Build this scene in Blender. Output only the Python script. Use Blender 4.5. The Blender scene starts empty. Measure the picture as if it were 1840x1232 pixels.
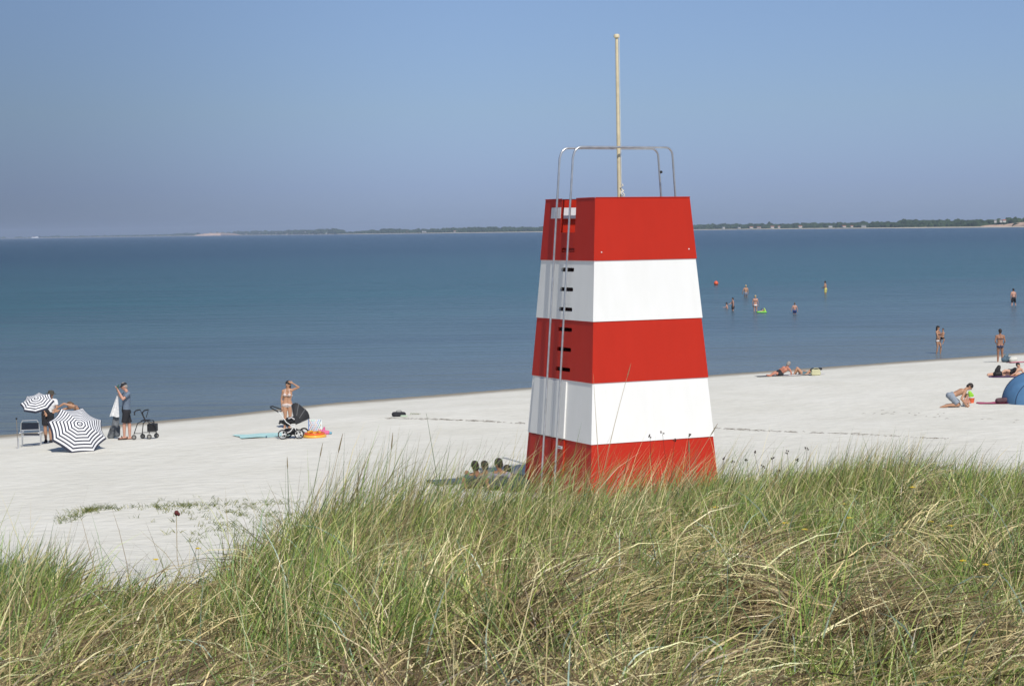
import bpy, math, random
import numpy as np
from mathutils import Vector, Matrix
random.seed(7); RNG = np.random.default_rng(11)
sc = bpy.context.scene
COL = sc.collection
R = math.radians
V = Vector

# ------------------------------------------------------------------ camera
FPX, CX, CY = 3400.0, 920.0, 616.0
CAMZ = 6.8
HY0, HS = 427.0, 0.0145                      # true horizon row at the left edge and its slope
def hor(px): return HY0 - HS*px
roll = math.atan(HS); pitch = math.atan((CY-hor(CX))*math.cos(roll)/FPX)
fwd = V((0, math.cos(pitch), -math.sin(pitch))); up0 = V((0, math.sin(pitch), math.cos(pitch))); rt0 = V((1,0,0))
rt = rt0*math.cos(roll) - up0*math.sin(roll); up = up0*math.cos(roll) + rt0*math.sin(roll)
CAM = V((0,0,CAMZ))
cd = bpy.data.cameras.new('camera'); cam = bpy.data.objects.new('camera', cd); COL.objects.link(cam)
cd.sensor_width = 36; cd.lens = 36*FPX/1840; cd.clip_start = 0.1; cd.clip_end = 60000
mm = Matrix(((rt.x,up.x,-fwd.x,0),(rt.y,up.y,-fwd.y,0),(rt.z,up.z,-fwd.z,CAMZ),(0,0,0,1)))
cam.matrix_world = mm
cd.dof.use_dof = True; cd.dof.focus_distance = 38; cd.dof.aperture_fstop = 18
sc.camera = cam
def ray(px, py): return (fwd*FPX + rt*(px-CX) - up*(py-CY)).normalized()
def atY(px, py, Y):
    d = ray(px, py); return CAM + d*(Y/d.y)
def atZ(px, py, z=0.0):
    d = ray(px, py); return CAM + d*((z-CAMZ)/d.z)

# ------------------------------------------------------------------ terrain
SHX = np.array([-400,-17.6,-10.9,-7.2,0.7,9.2,17.4,26.7,400.]); SHY = np.array([-240,65,71,75.5,81.5,87,92.5,98.8,370.])
CR = [(-900,1000,10),(0,1000,10),(120,998,10),(170,1008,10),(300,1000,10.4),(400,975,11),(500,934,12.3),(600,893,13),(800,893,14),(1000,894,15),(1150,884,16),
      (1290,855,17),(1450,836,17),(1560,812,17),(1700,832,17),(1840,856,17),(2700,840,17)]
CRX = np.array([(p-920)/3400*d for p,y,d in CR]); CRD = np.array([d for p,y,d in CR],float)
CRZ = np.array([CAMZ-(y-hor(min(max(p,0),1840)))/3400*d-0.27 for p,y,d in CR])
def bumps(x, y):
    return (np.sin(x*1.3+0.7*y+1)*np.sin(y*0.9-0.4*x) + 0.6*np.sin(x*2.9-y*1.1+2)*np.sin(y*2.1+x*.6+.5))
def gz(x, y):
    x = np.asarray(x, float); y = np.asarray(y, float)
    ys = np.interp(x, SHX, SHY); u = (ys-y)*0.8
    b = np.interp(u, [-400,-120,-40,0,3,12,21,36,60,200,600], [-4,-1.6,-.6,0,.17,.72,.92,1.25,1.8,3,6])
    b = b + np.clip(u/10,0,1)*0.035*np.sin(x*.55+y*.21)*np.sin(y*.37-x*.2) 
    # low mound with a lip at the left, at the foot of the dune
    b = b + 0.45*np.exp(-(((x+5.2)/3.0)**2+((y-27)/3.4)**2))
    ye = np.interp(x, CRX, CRD); zc = np.interp(x, CRX, CRZ)
    t = np.clip((y-3.5)/(ye-3.5), 0, 1)
    top = 5.18 + (zc-5.18)*t**1.25 + 0.11*bumps(x,y)*np.clip(t*3,0,1)*np.clip((1-t)*4+.25,0,1)
    d = np.clip(y-ye, 0, None)
    dn = top - (0.62*d - 0.5*(1-np.exp(-d*0.9)))
    k = 0.25
    h = np.clip(0.5+0.5*(dn-b)/k,0,1)
    return b*(1-h)+dn*h + k*h*(1-h)*0.5
def g1(x, y): return float(gz(x, y))
def atG(px, py):
    d = ray(px, py); t = 18.0
    while t < 400:
        p = CAM + d*t
        if p.z <= g1(p.x, p.y): break
        t += 0.1
    return p

# ------------------------------------------------------------------ materials
def nm(name):
    m = bpy.data.materials.new(name); m.use_nodes = True
    nt = m.node_tree; return m, nt, nt.nodes['Principled BSDF']
def setp(b, **k):
    for n, v in k.items(): b.inputs[n.replace('_',' ')].default_value = v
_mc = {}
def mat(name, col, rough=0.6, var=0.12, scale=6, bump=0.0, bscale=60, metal=0.0, spec=0.4, sss=0.0):
    if name in _mc: return _mc[name]
    m, nt, b = nm(name)
    tc = nt.nodes.new('ShaderNodeTexCoord'); n = nt.nodes.new('ShaderNodeTexNoise')
    n.inputs['Scale'].default_value = scale; n.inputs['Detail'].default_value = 5
    nt.links.new(tc.outputs['Object'], n.inputs['Vector'])
    r = nt.nodes.new('ShaderNodeValToRGB')
    r.color_ramp.elements[0].position = .3; r.color_ramp.elements[1].position = .7
    r.color_ramp.elements[0].color = (*[c*(1-var) for c in col],1); r.color_ramp.elements[1].color = (*[min(1,c*(1+var)) for c in col],1)
    nt.links.new(n.outputs['Fac'], r.inputs['Fac']); nt.links.new(r.outputs['Color'], b.inputs['Base Color'])
    setp(b, Roughness=rough, Metallic=metal); b.inputs['Specular IOR Level'].default_value = spec
    if sss: b.inputs['Subsurface Weight'].default_value = 0
    if bump:
        n2 = nt.nodes.new('ShaderNodeTexNoise'); n2.inputs['Scale'].default_value = bscale; n2.inputs['Detail'].default_value = 4
        nt.links.new(tc.outputs['Object'], n2.inputs['Vector'])
        bp = nt.nodes.new('ShaderNodeBump'); bp.inputs['Strength'].default_value = bump; bp.inputs['Distance'].default_value = 0.02
        nt.links.new(n2.outputs['Fac'], bp.inputs['Height']); nt.links.new(bp.outputs['Normal'], b.inputs['Normal'])
    _mc[name] = m; return m

def sand_mat():
    m, nt, b = nm('sand'); N = nt.nodes.new; L = nt.links.new
    g = N('ShaderNodeNewGeometry'); 
    def noise(s, d=5, sc3=None):
        n = N('ShaderNodeTexNoise'); n.inputs['Scale'].default_value = s; n.inputs['Detail'].default_value = d
        if sc3:
            mp = N('ShaderNodeMapping'); mp.inputs['Scale'].default_value = sc3; mp.inputs['Rotation'].default_value = (0,0,R(-37))
            L(g.outputs['Position'], mp.inputs['Vector']); L(mp.outputs['Vector'], n.inputs['Vector'])
        else: L(g.outputs['Position'], n.inputs['Vector'])
        return n
    n1 = noise(.35, 6); n2 = noise(2.2, 8, (1,3,1)); n3 = noise(7, 6)
    r1 = N('ShaderNodeValToRGB'); r1.color_ramp.elements[0].position=.3; r1.color_ramp.elements[1].position=.72
    r1.color_ramp.elements[0].color=(.66,.64,.56,1); r1.color_ramp.elements[1].color=(.74,.72,.645,1)
    L(n1.outputs['Fac'], r1.inputs['Fac'])
    r2 = N('ShaderNodeValToRGB'); r2.color_ramp.elements[0].position=.28; r2.color_ramp.elements[1].position=.55
    r2.color_ramp.elements[0].color=(.89,.885,.87,1); r2.color_ramp.elements[1].color=(1,1,1,1)
    L(n2.outputs['Fac'], r2.inputs['Fac'])
    mx = N('ShaderNodeMix'); mx.data_type='RGBA'; mx.blend_type='MULTIPLY'; mx.inputs[0].default_value=1
    L(r1.outputs['Color'], mx.inputs[6]); L(r2.outputs['Color'], mx.inputs[7])
    # wet sand by the water, from the real height of the ground
    sp = N('ShaderNodeSeparateXYZ'); L(g.outputs['Position'], sp.inputs[0])
    ad = N('ShaderNodeMath'); ad.operation='MULTIPLY_ADD'; ad.inputs[1].default_value=.10; L(n2.outputs['Fac'], ad.inputs[0]); L(sp.outputs['Z'], ad.inputs[2])
    mr = N('ShaderNodeMapRange'); mr.inputs['From Min'].default_value=.09; mr.inputs['From Max'].default_value=.21
    L(ad.outputs[0], mr.inputs['Value'])
    wet = N('ShaderNodeMix'); wet.data_type='RGBA'; wet.inputs[6].default_value=(.27,.24,.19,1)
    L(mr.outputs[0], wet.inputs[0]); L(mx.outputs[2], wet.inputs[7])
    # plant litter on the dune top
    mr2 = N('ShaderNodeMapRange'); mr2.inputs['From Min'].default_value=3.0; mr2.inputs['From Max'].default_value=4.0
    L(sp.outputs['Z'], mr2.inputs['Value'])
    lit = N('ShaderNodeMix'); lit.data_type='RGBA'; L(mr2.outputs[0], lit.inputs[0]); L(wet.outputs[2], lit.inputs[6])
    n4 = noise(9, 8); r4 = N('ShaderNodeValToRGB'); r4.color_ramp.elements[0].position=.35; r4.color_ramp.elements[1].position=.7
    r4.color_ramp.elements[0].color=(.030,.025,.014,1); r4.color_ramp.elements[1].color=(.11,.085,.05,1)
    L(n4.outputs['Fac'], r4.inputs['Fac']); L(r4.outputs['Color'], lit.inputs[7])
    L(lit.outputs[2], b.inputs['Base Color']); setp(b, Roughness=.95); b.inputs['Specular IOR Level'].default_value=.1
    # footprints and ripples
    vo = N('ShaderNodeTexVoronoi'); vo.inputs['Scale'].default_value=2.4; vo.feature='SMOOTH_F1'
    L(g.outputs['Position'], vo.inputs['Vector'])
    a1 = N('ShaderNodeMath'); a1.operation='MULTIPLY_ADD'; a1.inputs[1].default_value=.5
    L(n3.outputs['Fac'], a1.inputs[0]); L(vo.outputs['Distance'], a1.inputs[2])
    a2 = N('ShaderNodeMath'); a2.operation='MULTIPLY_ADD'; a2.inputs[1].default_value=.7; L(n2.outputs['Fac'], a2.inputs[0]); L(a1.outputs[0], a2.inputs[2])
    bp = N('ShaderNodeBump'); bp.inputs['Strength'].default_value=.42; bp.inputs['Distance'].default_value=.10
    L(a2.outputs[0], bp.inputs['Height']); L(bp.outputs['Normal'], b.inputs['Normal'])
    return m
def water_mat():
    m, nt, b = nm('sea_water'); N = nt.nodes.new; L = nt.links.new
    g = N('ShaderNodeNewGeometry')
    def wn(s, sc3, rot, d=4):
        mp = N('ShaderNodeMapping'); mp.inputs['Scale'].default_value=sc3; mp.inputs['Rotation'].default_value=(0,0,R(rot))
        n = N('ShaderNodeTexNoise'); n.inputs['Scale'].default_value=s; n.inputs['Detail'].default_value=d
        L(g.outputs['Position'], mp.inputs['Vector']); L(mp.outputs['Vector'], n.inputs['Vector']); return n
    w1 = wn(.5, (.35,1.5,1), -14, 6); w2 = wn(2.2, (.6,1.3,1), 10, 5); w3 = wn(.07,(.35,1.6,1), -12, 3)
    a = N('ShaderNodeMath'); a.operation='MULTIPLY_ADD'; a.inputs[1].default_value=.42; L(w2.outputs['Fac'], a.inputs[0]); L(w1.outputs['Fac'], a.inputs[2])
    w4 = wn(.55,(.10,1.0,1), -37, 2); a4 = N('ShaderNodeMath'); a4.operation='MULTIPLY_ADD'; a4.inputs[1].default_value=1.5; L(w4.outputs['Fac'], a4.inputs[0]); L(a.outputs[0], a4.inputs[2])
    bp = N('ShaderNodeBump'); bp.inputs['Strength'].default_value=1; bp.inputs['Distance'].default_value=WAVE
    L(a4.outputs[0], bp.inputs['Height']); L(bp.outputs['Normal'], b.inputs['Normal'])
    # depth of the sea: sandy shallows, a green band, then deep blue (true colour of the water body)
    sp = N('ShaderNodeSeparateXYZ'); L(g.outputs['Position'], sp.inputs[0])
    u = N('ShaderNodeMath'); u.operation='MULTIPLY_ADD'; u.inputs[1].default_value=-.70; L(sp.outputs['X'], u.inputs[0]); L(sp.outputs['Y'], u.inputs[2])
    u2 = N('ShaderNodeMath'); u2.operation='MULTIPLY_ADD'; u2.inputs[1].default_value=60; L(w3.outputs['Fac'], u2.inputs[0]); L(u.outputs[0], u2.inputs[2])
    mr = N('ShaderNodeMapRange'); mr.inputs['From Min'].default_value=100; mr.inputs['From Max'].default_value=700
    L(u2.outputs[0], mr.inputs['Value'])
    r = N('ShaderNodeValToRGB'); e = r.color_ramp.elements
    e[0].position=0; e[0].color=(*W0,1); e[1].position=1; e[1].color=(*W3,1)
    x = e.new(.07); x.color=(*W1,1); x = e.new(.24); x.color=(*W2,1)
    L(mr.outputs[0], r.inputs['Fac'])
    r3 = N('ShaderNodeValToRGB'); r3.color_ramp.elements[0].position=.35; r3.color_ramp.elements[1].position=.65
    r3.color_ramp.elements[0].color=(.78,.82,.84,1); r3.color_ramp.elements[1].color=(1.15,1.12,1.1,1)
    L(w3.outputs['Fac'], r3.inputs['Fac'])
    mx = N('ShaderNodeMix'); mx.data_type='RGBA'; mx.blend_type='MULTIPLY'; mx.inputs[0].default_value=1
    L(r.outputs['Color'], mx.inputs[6]); L(r3.outputs['Color'], mx.inputs[7]); L(mx.outputs[2], b.inputs['Base Color'])
    setp(b, Roughness=.22, IOR=1.33); b.inputs['Specular IOR Level'].default_value=.27
    return m
WAVE = .55
W0=(.15,.18,.19); W1=(.085,.135,.165); W2=(.022,.088,.102); W3=(.003,.034,.058)

def grass_mat():
    m = bpy.data.materials.new('grass_blades'); m.use_nodes=True; nt=m.node_tree; nt.nodes.clear(); N=nt.nodes.new; L=nt.links.new
    at = N('ShaderNodeAttribute'); at.attribute_name='Col'
    d = N('ShaderNodeBsdfDiffuse'); t = N('ShaderNodeBsdfTranslucent'); gl = N('ShaderNodeBsdfGlossy'); gl.inputs['Roughness'].default_value=.42
    L(at.outputs['Color'], d.inputs['Color']); L(at.outputs['Color'], t.inputs['Color'])
    a = N('ShaderNodeMixShader'); a.inputs[0].default_value=.16; L(d.outputs[0], a.inputs[1]); L(t.outputs[0], a.inputs[2])
    b = N('ShaderNodeMixShader'); b.inputs[0].default_value=.05; L(a.outputs[0], b.inputs[1]); L(gl.outputs[0], b.inputs[2])
    o = N('ShaderNodeOutputMaterial'); L(b.outputs[0], o.inputs['Surface']); return m
GRASS = grass_mat(); SAND = sand_mat(); WATER = water_mat()

# ------------------------------------------------------------------ mesh helpers
class MB:
    def __init__(s): s.v=[]; s.f=[]; s.m=[]
    def add(s, vs, fs, mi=0):
        o=len(s.v); s.v.extend([tuple(v) for v in vs]); s.f.extend([tuple(i+o for i in f) for f in fs]); s.m.extend([mi]*len(fs))
    def box(s, c, size, rot=None, mi=0):
        c=V(c); h=V(size)/2; vs=[]
        for x in (-1,1):
            for y in (-1,1):
                for z in (-1,1):
                    p=V((x*h.x,y*h.y,z*h.z)); vs.append(c+(rot@p if rot else p))
        s.add(vs,[(0,1,3,2),(4,6,7,5),(0,4,5,1),(2,3,7,6),(0,2,6,4),(1,5,7,3)],mi)
    def tube(s, path, r, n=8, mi=0, cap=True):
        path=[V(p) for p in path]; m=len(path); rs=r if isinstance(r,(list,tuple)) else [r]*m
        t=(path[1]-path[0]).normalized(); a=t.orthogonal().normalized(); vs=[]
        for i,p in enumerate(path):
            if i==0: t=path[1]-path[0]
            elif i==m-1: t=path[-1]-path[-2]
            else: t=(path[i+1]-path[i]).normalized()+(path[i]-path[i-1]).normalized()
            t=t.normalized() if t.length>1e-9 else V((0,0,1)); a=(a-t*a.dot(t)); a=a.normalized() if a.length>1e-6 else t.orthogonal().normalized(); b=t.cross(a)
            for k in range(n):
                q=2*math.pi*k/n; vs.append(p+(a*math.cos(q)+b*math.sin(q))*rs[i])
        fs=[(i*n+k,i*n+(k+1)%n,(i+1)*n+(k+1)%n,(i+1)*n+k) for i in range(m-1) for k in range(n)]
        if cap: fs+= [tuple(range(n))[::-1], tuple((m-1)*n+k for k in range(n))]
        s.add(vs,fs,mi)
    def cap(s, p0, p1, r0, r1, n=12, mi=0):
        p0=V(p0); p1=V(p1); d=p1-p0; L=d.length
        if L<1e-6: d=V((0,0,1)); L=1e-4
        t=d/L; path=[]; rs=[]
        for q in (89,60,30): path.append(p0-t*r0*math.sin(R(q))); rs.append(r0*math.cos(R(q)))
        path.append(p0); rs.append(r0); path.append(p0+t*L); rs.append(r1)
        for q in (30,60,89): path.append(p0+t*(L+r1*math.sin(R(q)))); rs.append(r1*math.cos(R(q)))
        s.tube(path, rs, n, mi)
    def ell(s, c, rad, rot=None, n=14, m=9, mi=0):
        c=V(c); vs=[]; 
        for i in range(1,m):
            th=math.pi*i/m
            for k in range(n):
                ph=2*math.pi*k/n; p=V((rad[0]*math.sin(th)*math.cos(ph),rad[1]*math.sin(th)*math.sin(ph),rad[2]*math.cos(th))); vs.append(c+(rot@p if rot else p))
        p=V((0,0,rad[2])); vs.append(c+(rot@p if rot else p)); vs.append(c-(rot@p if rot else p))
        fs=[(i*n+k,(i+1)*n+k,(i+1)*n+(k+1)%n,i*n+(k+1)%n) for i in range(m-2) for k in range(n)]
        T=len(vs)-2; fs+=[(T,k,(k+1)%n) for k in range(n)]+[(T+1,(m-2)*n+(k+1)%n,(m-2)*n+k) for k in range(n)]
        s.add(vs,fs,mi)
    def sheet(s, fn, nu, nv, th=0.0, mi=0):
        vs=[fn(i/nu,j/nv) for j in range(nv+1) for i in range(nu+1)]
        fs=[(j*(nu+1)+i,j*(nu+1)+i+1,(j+1)*(nu+1)+i+1,(j+1)*(nu+1)+i) for j in range(nv) for i in range(nu)]
        s.add(vs,fs,mi)
        if th:
            w=[(v[0],v[1],v[2]-th) for v in vs]; s.add(w,[f[::-1] for f in fs],mi); o=len(s.v)-2*len(vs); k=len(vs)
            E=[i for i in range(nu+1)]+[j*(nu+1)+nu for j in range(1,nv+1)]+[nv*(nu+1)+i for i in range(nu-1,-1,-1)]+[j*(nu+1) for j in range(nv-1,0,-1)]
            for a,b in zip(E,E[1:]+E[:1]): s.f.append((o+a,o+k+a,o+k+b,o+b)); s.m.append(mi)
    def build(s, name, mats, parent=None, base=None, smooth=False, label=None, remesh=0):
        base = V(base) if base is not None else (V((0,0,0)))
        me=bpy.data.meshes.new(name); me.from_pydata([tuple(V(v)-base) for v in s.v],[],s.f)
        if not isinstance(mats,(list,tuple)): mats=[mats]
        if remesh:
            ob=bpy.data.objects.new('tmp',me); COL.objects.link(ob)
            md=ob.modifiers.new('r','REMESH'); md.mode='VOXEL'; md.voxel_size=remesh; md.use_smooth_shade=True
            ms=ob.modifiers.new('s','SMOOTH'); ms.iterations=3; ms.factor=.5
            dg=bpy.context.evaluated_depsgraph_get(); dg.update()
            me2=bpy.data.meshes.new_from_object(ob.evaluated_get(dg)); bpy.data.objects.remove(ob); me=me2; me.name=name
            me.materials.clear(); me.materials.append(mats[0])
            me.polygons.foreach_set('material_index',[0]*len(me.polygons)); me.polygons.foreach_set('use_smooth',[True]*len(me.polygons))
        else:
            for m in mats: me.materials.append(m)
            me.polygons.foreach_set('material_index', s.m)
            if smooth:
                me.polygons.foreach_set('use_smooth',[True]*len(me.polygons))
                try: me.set_sharp_from_angle(angle=R(40))
                except Exception: pass
        me.update()
        o=bpy.data.objects.new(name,me); COL.objects.link(o)
        if parent: 
            o.parent=parent
        else: o.location=base
        if label: o['label']=label
        return o
def tag(o, label=None, cat=None, group=None, kind=None):
    if label: o['label']=label
    if cat: o['category']=cat
    if group: o['group']=group
    if kind: o['kind']=kind
    return o
def empty(name, loc, label, cat, group=None):
    o=bpy.data.objects.new(name,None); COL.objects.link(o); o.location=loc; o.empty_display_size=.2
    return tag(o,label,cat,group)
def rotz(a): return Matrix.Rotation(a,3,'Z')
def frame(z, yhint=V((0,-1,0))):      # rotation whose local Z is z
    z=V(z).normalized(); x=V(yhint).cross(z)
    if x.length<1e-4: x=V((1,0,0)).cross(z)
    x.normalize(); y=z.cross(x); return Matrix((x,y,z)).transposed()

# ------------------------------------------------------------------ ground and sea
def grid_obj(name, xs, ys, zf, m, kind='structure'):
    X,Y=np.meshgrid(xs,ys); Z=zf(X,Y); nx=len(xs); ny=len(ys)
    me=bpy.data.meshes.new(name); me.vertices.add(nx*ny); me.vertices.foreach_set('co',np.stack([X,Y,Z],-1).astype(np.float32).ravel())
    i=np.arange(nx-1); j=np.arange(ny-1); I,J=np.meshgrid(i,j); a=(J*nx+I).ravel(); q=np.stack([a,a+1,a+nx+1,a+nx],-1)
    me.loops.add(q.size); me.loops.foreach_set('vertex_index',q.ravel().astype(np.int32))
    me.polygons.add(len(q)); me.polygons.foreach_set('loop_start',(np.arange(len(q))*4).astype(np.int32)); me.polygons.foreach_set('use_smooth',np.ones(len(q),bool))
    me.update(); me.validate(); me.materials.append(m)
    o=bpy.data.objects.new(name,me); COL.objects.link(o); o['kind']=kind; return o
xs=np.concatenate([np.arange(-400,-40,12),np.arange(-40,-9,.6),np.arange(-9,9,.15),np.arange(9,50,.6),np.arange(50,401,12)])
ys=np.concatenate([np.arange(-60,2,4),np.arange(2,32,.15),np.arange(32,110,.5),np.arange(110,420,10)])
grid_obj('beach_ground', xs, ys, gz, SAND)
grid_obj('sea', np.array([-14000,-4000,-1000,-300,0,300,1000,4000,14000.]), np.array([-250,0,60,120,300,800,2000,5000,13500.]), lambda X,Y: X*0, WATER)

# ------------------------------------------------------------------ far coast
# (column, shore depression in px, height of land top in px above the shore, wooded 0..1)
CO=[(-350,1.8,0.4,0),(60,1.85,0.6,.2),(170,1.9,1.6,.6),(260,1.9,3,.8),(340,2.0,5.5,.8),(400,2.0,7.5,.9),(470,2.2,8,.9),(540,2.5,9,1),(600,2.8,11,1),(618,2.9,10,1),(622,2.9,5,.8),(665,3.1,7,.9),(690,3.2,11,1),(740,3.4,8,1),(800,3.6,9.5,1),(860,3.8,11,1),
    (975,4.1,10,1),(1100,4.2,9,1),(1250,4.4,10,1),(1340,4.8,11,1),(1420,5.2,10,1),(1500,5.6,11.5,1),(1600,6.4,12,1),(1630,6.7,16,1),(1700,7.0,14,1),(1780,7.6,15,1),(1815,7.8,19,1),(1840,8,22,1),(1920,9,26,1),(2100,11,30,1),(2400,14,34,1)]
cpx=np.array([c[0] for c in CO],float); cde=np.array([c[1] for c in CO]); cht=np.array([c[2] for c in CO])
def coast(px):
    de=np.interp(px,cpx,cde); Y=CAMZ*FPX/de; X=(px-CX)/FPX*Y; H=np.interp(px,cpx,cht)/FPX*Y; return X,Y,H
pp=np.linspace(-350,2400,900); vs=[]; fs=[]
for i,p in enumerate(pp):
    X,Y,H=coast(p); wob=1+.05*math.sin(p*.11)
    for k,(dy,z) in enumerate([(-6,-.5),(4,.25),(26,1.4),(60,2.2),(200,max(2.4,H*.35)),(600,max(2.6,H*.45)),(1300,2.)]): vs.append((X*(1+dy/Y),Y+dy*wob,z))
for i in range(len(pp)-1):
    for k in range(6): a=i*7+k; fs.append((a,a+7,a+8,a+1))
mb=MB(); mb.add(vs,fs)
for i in range(len(pp)-1):
    for k in range(6): mb.m[i*6+k]=0 if k<2 else 1
FSAND=mat('far_sand',(.55,.47,.36),.9,.1,.02); FGR=mat('far_field',(.11,.13,.05),.9,.3,.01)
tag(mb.build('hills',[FSAND,FGR]),kind='structure')
# woods: a mass of lumpy crowns
ic=[]; 
def ico():
    import bmesh
    bm=bmesh.new(); bmesh.ops.create_icosphere(bm,subdivisions=2,radius=1); v=np.array([x.co[:] for x in bm.verts]); f=np.array([[q.index for q in y.verts] for y in bm.faces]); bm.free(); return v,f
IV,IF=ico()
def mesh_np(name, verts, faces, m, smooth=False, cols=None):
    me=bpy.data.meshes.new(name); n=len(verts); k=faces.shape[1]
    me.vertices.add(n); me.vertices.foreach_set('co',verts.astype(np.float32).ravel())
    me.loops.add(faces.size); me.loops.foreach_set('vertex_index',faces.astype(np.int32).ravel())
    me.polygons.add(len(faces)); me.polygons.foreach_set('loop_start',(np.arange(len(faces))*k).astype(np.int32))
    if smooth: me.polygons.foreach_set('use_smooth',np.ones(len(faces),bool))
    me.update()
    if cols is not None:
        ca=me.color_attributes.new('Col','FLOAT_COLOR','POINT'); ca.data.foreach_set('color',cols.astype(np.float32).ravel())
    me.materials.append(m); o=bpy.data.objects.new(name,me); COL.objects.link(o); return o
vv=[];ff=[];o=0
for _ in range(5200):
    p=RNG.uniform(-40,2300); 
    X,Y,H=coast(p)
    wd=np.interp(p,cpx,[c[3] for c in CO])
    if RNG.random()>wd: continue
    if 355<p<425 and RNG.random()<.8: continue
    if 1765<p<1860 and RNG.random()<.75: continue
    back=RNG.uniform(0,1); dy=70+back*170; r=RNG.uniform(3.2,6.5)*(1 if Y<8000 else 1.5)
    hh=(H*(.45+.55*back)-r)*RNG.uniform(.8,1.06)
    if RNG.random()<.05: hh+=RNG.uniform(1,3.5)
    hh=max(hh,2)
    s=np.array([r*RNG.uniform(1,1.6),r*RNG.uniform(1,1.4),r*RNG.uniform(.8,1.25)])
    v=IV*s*(1+.22*RNG.standard_normal((len(IV),1)))+np.array([X*(1+dy/Y),Y+dy,hh]); vv.append(v); ff.append(IF+o); o+=len(v)
    # lower growth below the crown
    v=IV*np.array([r*1.2,r,max(hh*.6,2)])+np.array([X*(1+dy/Y),Y+dy,hh*.5]); vv.append(v); ff.append(IF+o); o+=len(v)
wood=mesh_np('distant_woods',np.vstack(vv),np.vstack(ff),mat('far_foliage',(.040,.062,.026),.9,.5,.03,spec=.1))
tag(wood,'dark blue green belt of trees along the far shore of the bay','woods',kind='stuff')
# bare sand bluffs on the far shore
def bluff(p0,p1,hpx,dy,name,label):
    mb=MB(); 
    def f(u,v):
        p=p0+(p1-p0)*u; X,Y,H=coast(p); d=dy+v*45; h=hpx(u)/FPX*Y*(v**.6)+1.5*math.sin(u*23)*v*.4
        return (X*(1+d/Y),Y+d,h+1.2)
    mb.sheet(f,40,8,th=3.0); o=mb.build(name,mat('bluff_sand',(.60,.42,.30),.9,.15,.05)); tag(o,label,'sand bluff'); o['kind']='structure'; return o
bluff(352,436,lambda u:4.5*math.sin(math.pi*min(1,u*1.0))**.6,10,'sand_bluff','pinkish bare sand bluff on the far left shore')
bluff(1755,1990,lambda u:8.5*min(1,u*2.2)**.8,30,'sand_bluff','pale sand slope below the wooded hill on the far right shore')
bluff(1640,1680,lambda u:3.2*math.sin(math.pi*u)**.7,60,'sand_bluff','small sandy patch in the scrub of the far right shore')
# houses
def house(px,back,w,h,wallc,roofc,rot):
    X,Y,H=coast(px); Y2=Y+back; X*=Y2/Y; z=2.2+min(back,60)*.03 + (0 if back<62 else H*.25)
    e=empty('house',(X,Y2,z),'tiny pale house among the trees of the far shore','house','houses on the far shore')
    rm=rotz(rot); a=MB(); a.box((0,0,h/2),(w,w*.6,h),rm); a.build('wall',wallc,e)
    b=MB(); q=[V((-w/2-.4,-w*.3-.4,h)),V((w/2+.4,-w*.3-.4,h)),V((w/2+.4,w*.3+.4,h)),V((-w/2-.4,w*.3+.4,h)),V((-w/2-.4,0,h*1.6)),V((w/2+.4,0,h*1.6))]
    b.add([rm@x for x in q],[(0,1,5,4),(2,3,4,5),(0,4,3),(1,2,5),(0,3,2,1)]); b.build('roof',roofc,e)
HW=mat('house_white',(.58,.57,.54),.8,.05); HR=mat('house_red_roof',(.33,.13,.08),.8,.1); HG=mat('house_grey_roof',(.18,.18,.19),.8,.1)
random.seed(3)
for p,bk in [(284,58),(395,260),(446,60),(470,62),(492,58),(500,64),(520,60),(552,66),(590,55),(735,50),(763,50),(767,54),(820,52),(1302,40),(1330,44),(1352,40),(1366,42),(1390,40),(1402,42),(1440,45),(1494,40),(1518,42),(1532,40),(1554,42),(1790,80),(1800,84),(1806,88)]:
    house(p,bk-30*(p>1250)*(p<1600),random.uniform(5,9)*(.7 if p>1700 else 1),random.uniform(2.4,3.4),HW,random.choice([HR,HG]),random.uniform(-.5,.5))
# ship on the horizon
S=atZ(68,429.6); S=V((-2930,11500,0)); S.x=(68-CX)/FPX*S.y
e=empty('ferry',S,'tiny white ferry on the horizon at the far left','ship')
a=MB(); L_=52
a.add([(-L_/2,-6,3),(L_/2,-6,3),(L_/2+5,0,4.5),(L_/2,6,3),(-L_/2,6,3),(-L_/2+3,-5,-1),(L_/2-3,-5,-1),(L_/2,0,-1),(L_/2-3,5,-1),(-L_/2+3,5,-1)],
      [(0,1,2,3,4),(5,6,1,0),(6,7,2,1),(7,8,3,2),(8,9,4,3),(9,5,0,4),(9,8,7,6,5)]); a.build('hull',mat('ship_white',(.9,.9,.88),.5,.03),e)
a=MB(); a.box((-2,0,5.2),(36,9,4.2)); a.box((8,0,8.7),(12,7,2.6)); a.build('superstructure',mat('ship_white',(.9,.9,.88)),e)
a=MB(); a.tube([(-8,0,7),(-8.5,0,12)],1.4,10); a.build('funnel',mat('ship_red',(.5,.12,.08)),e)

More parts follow.
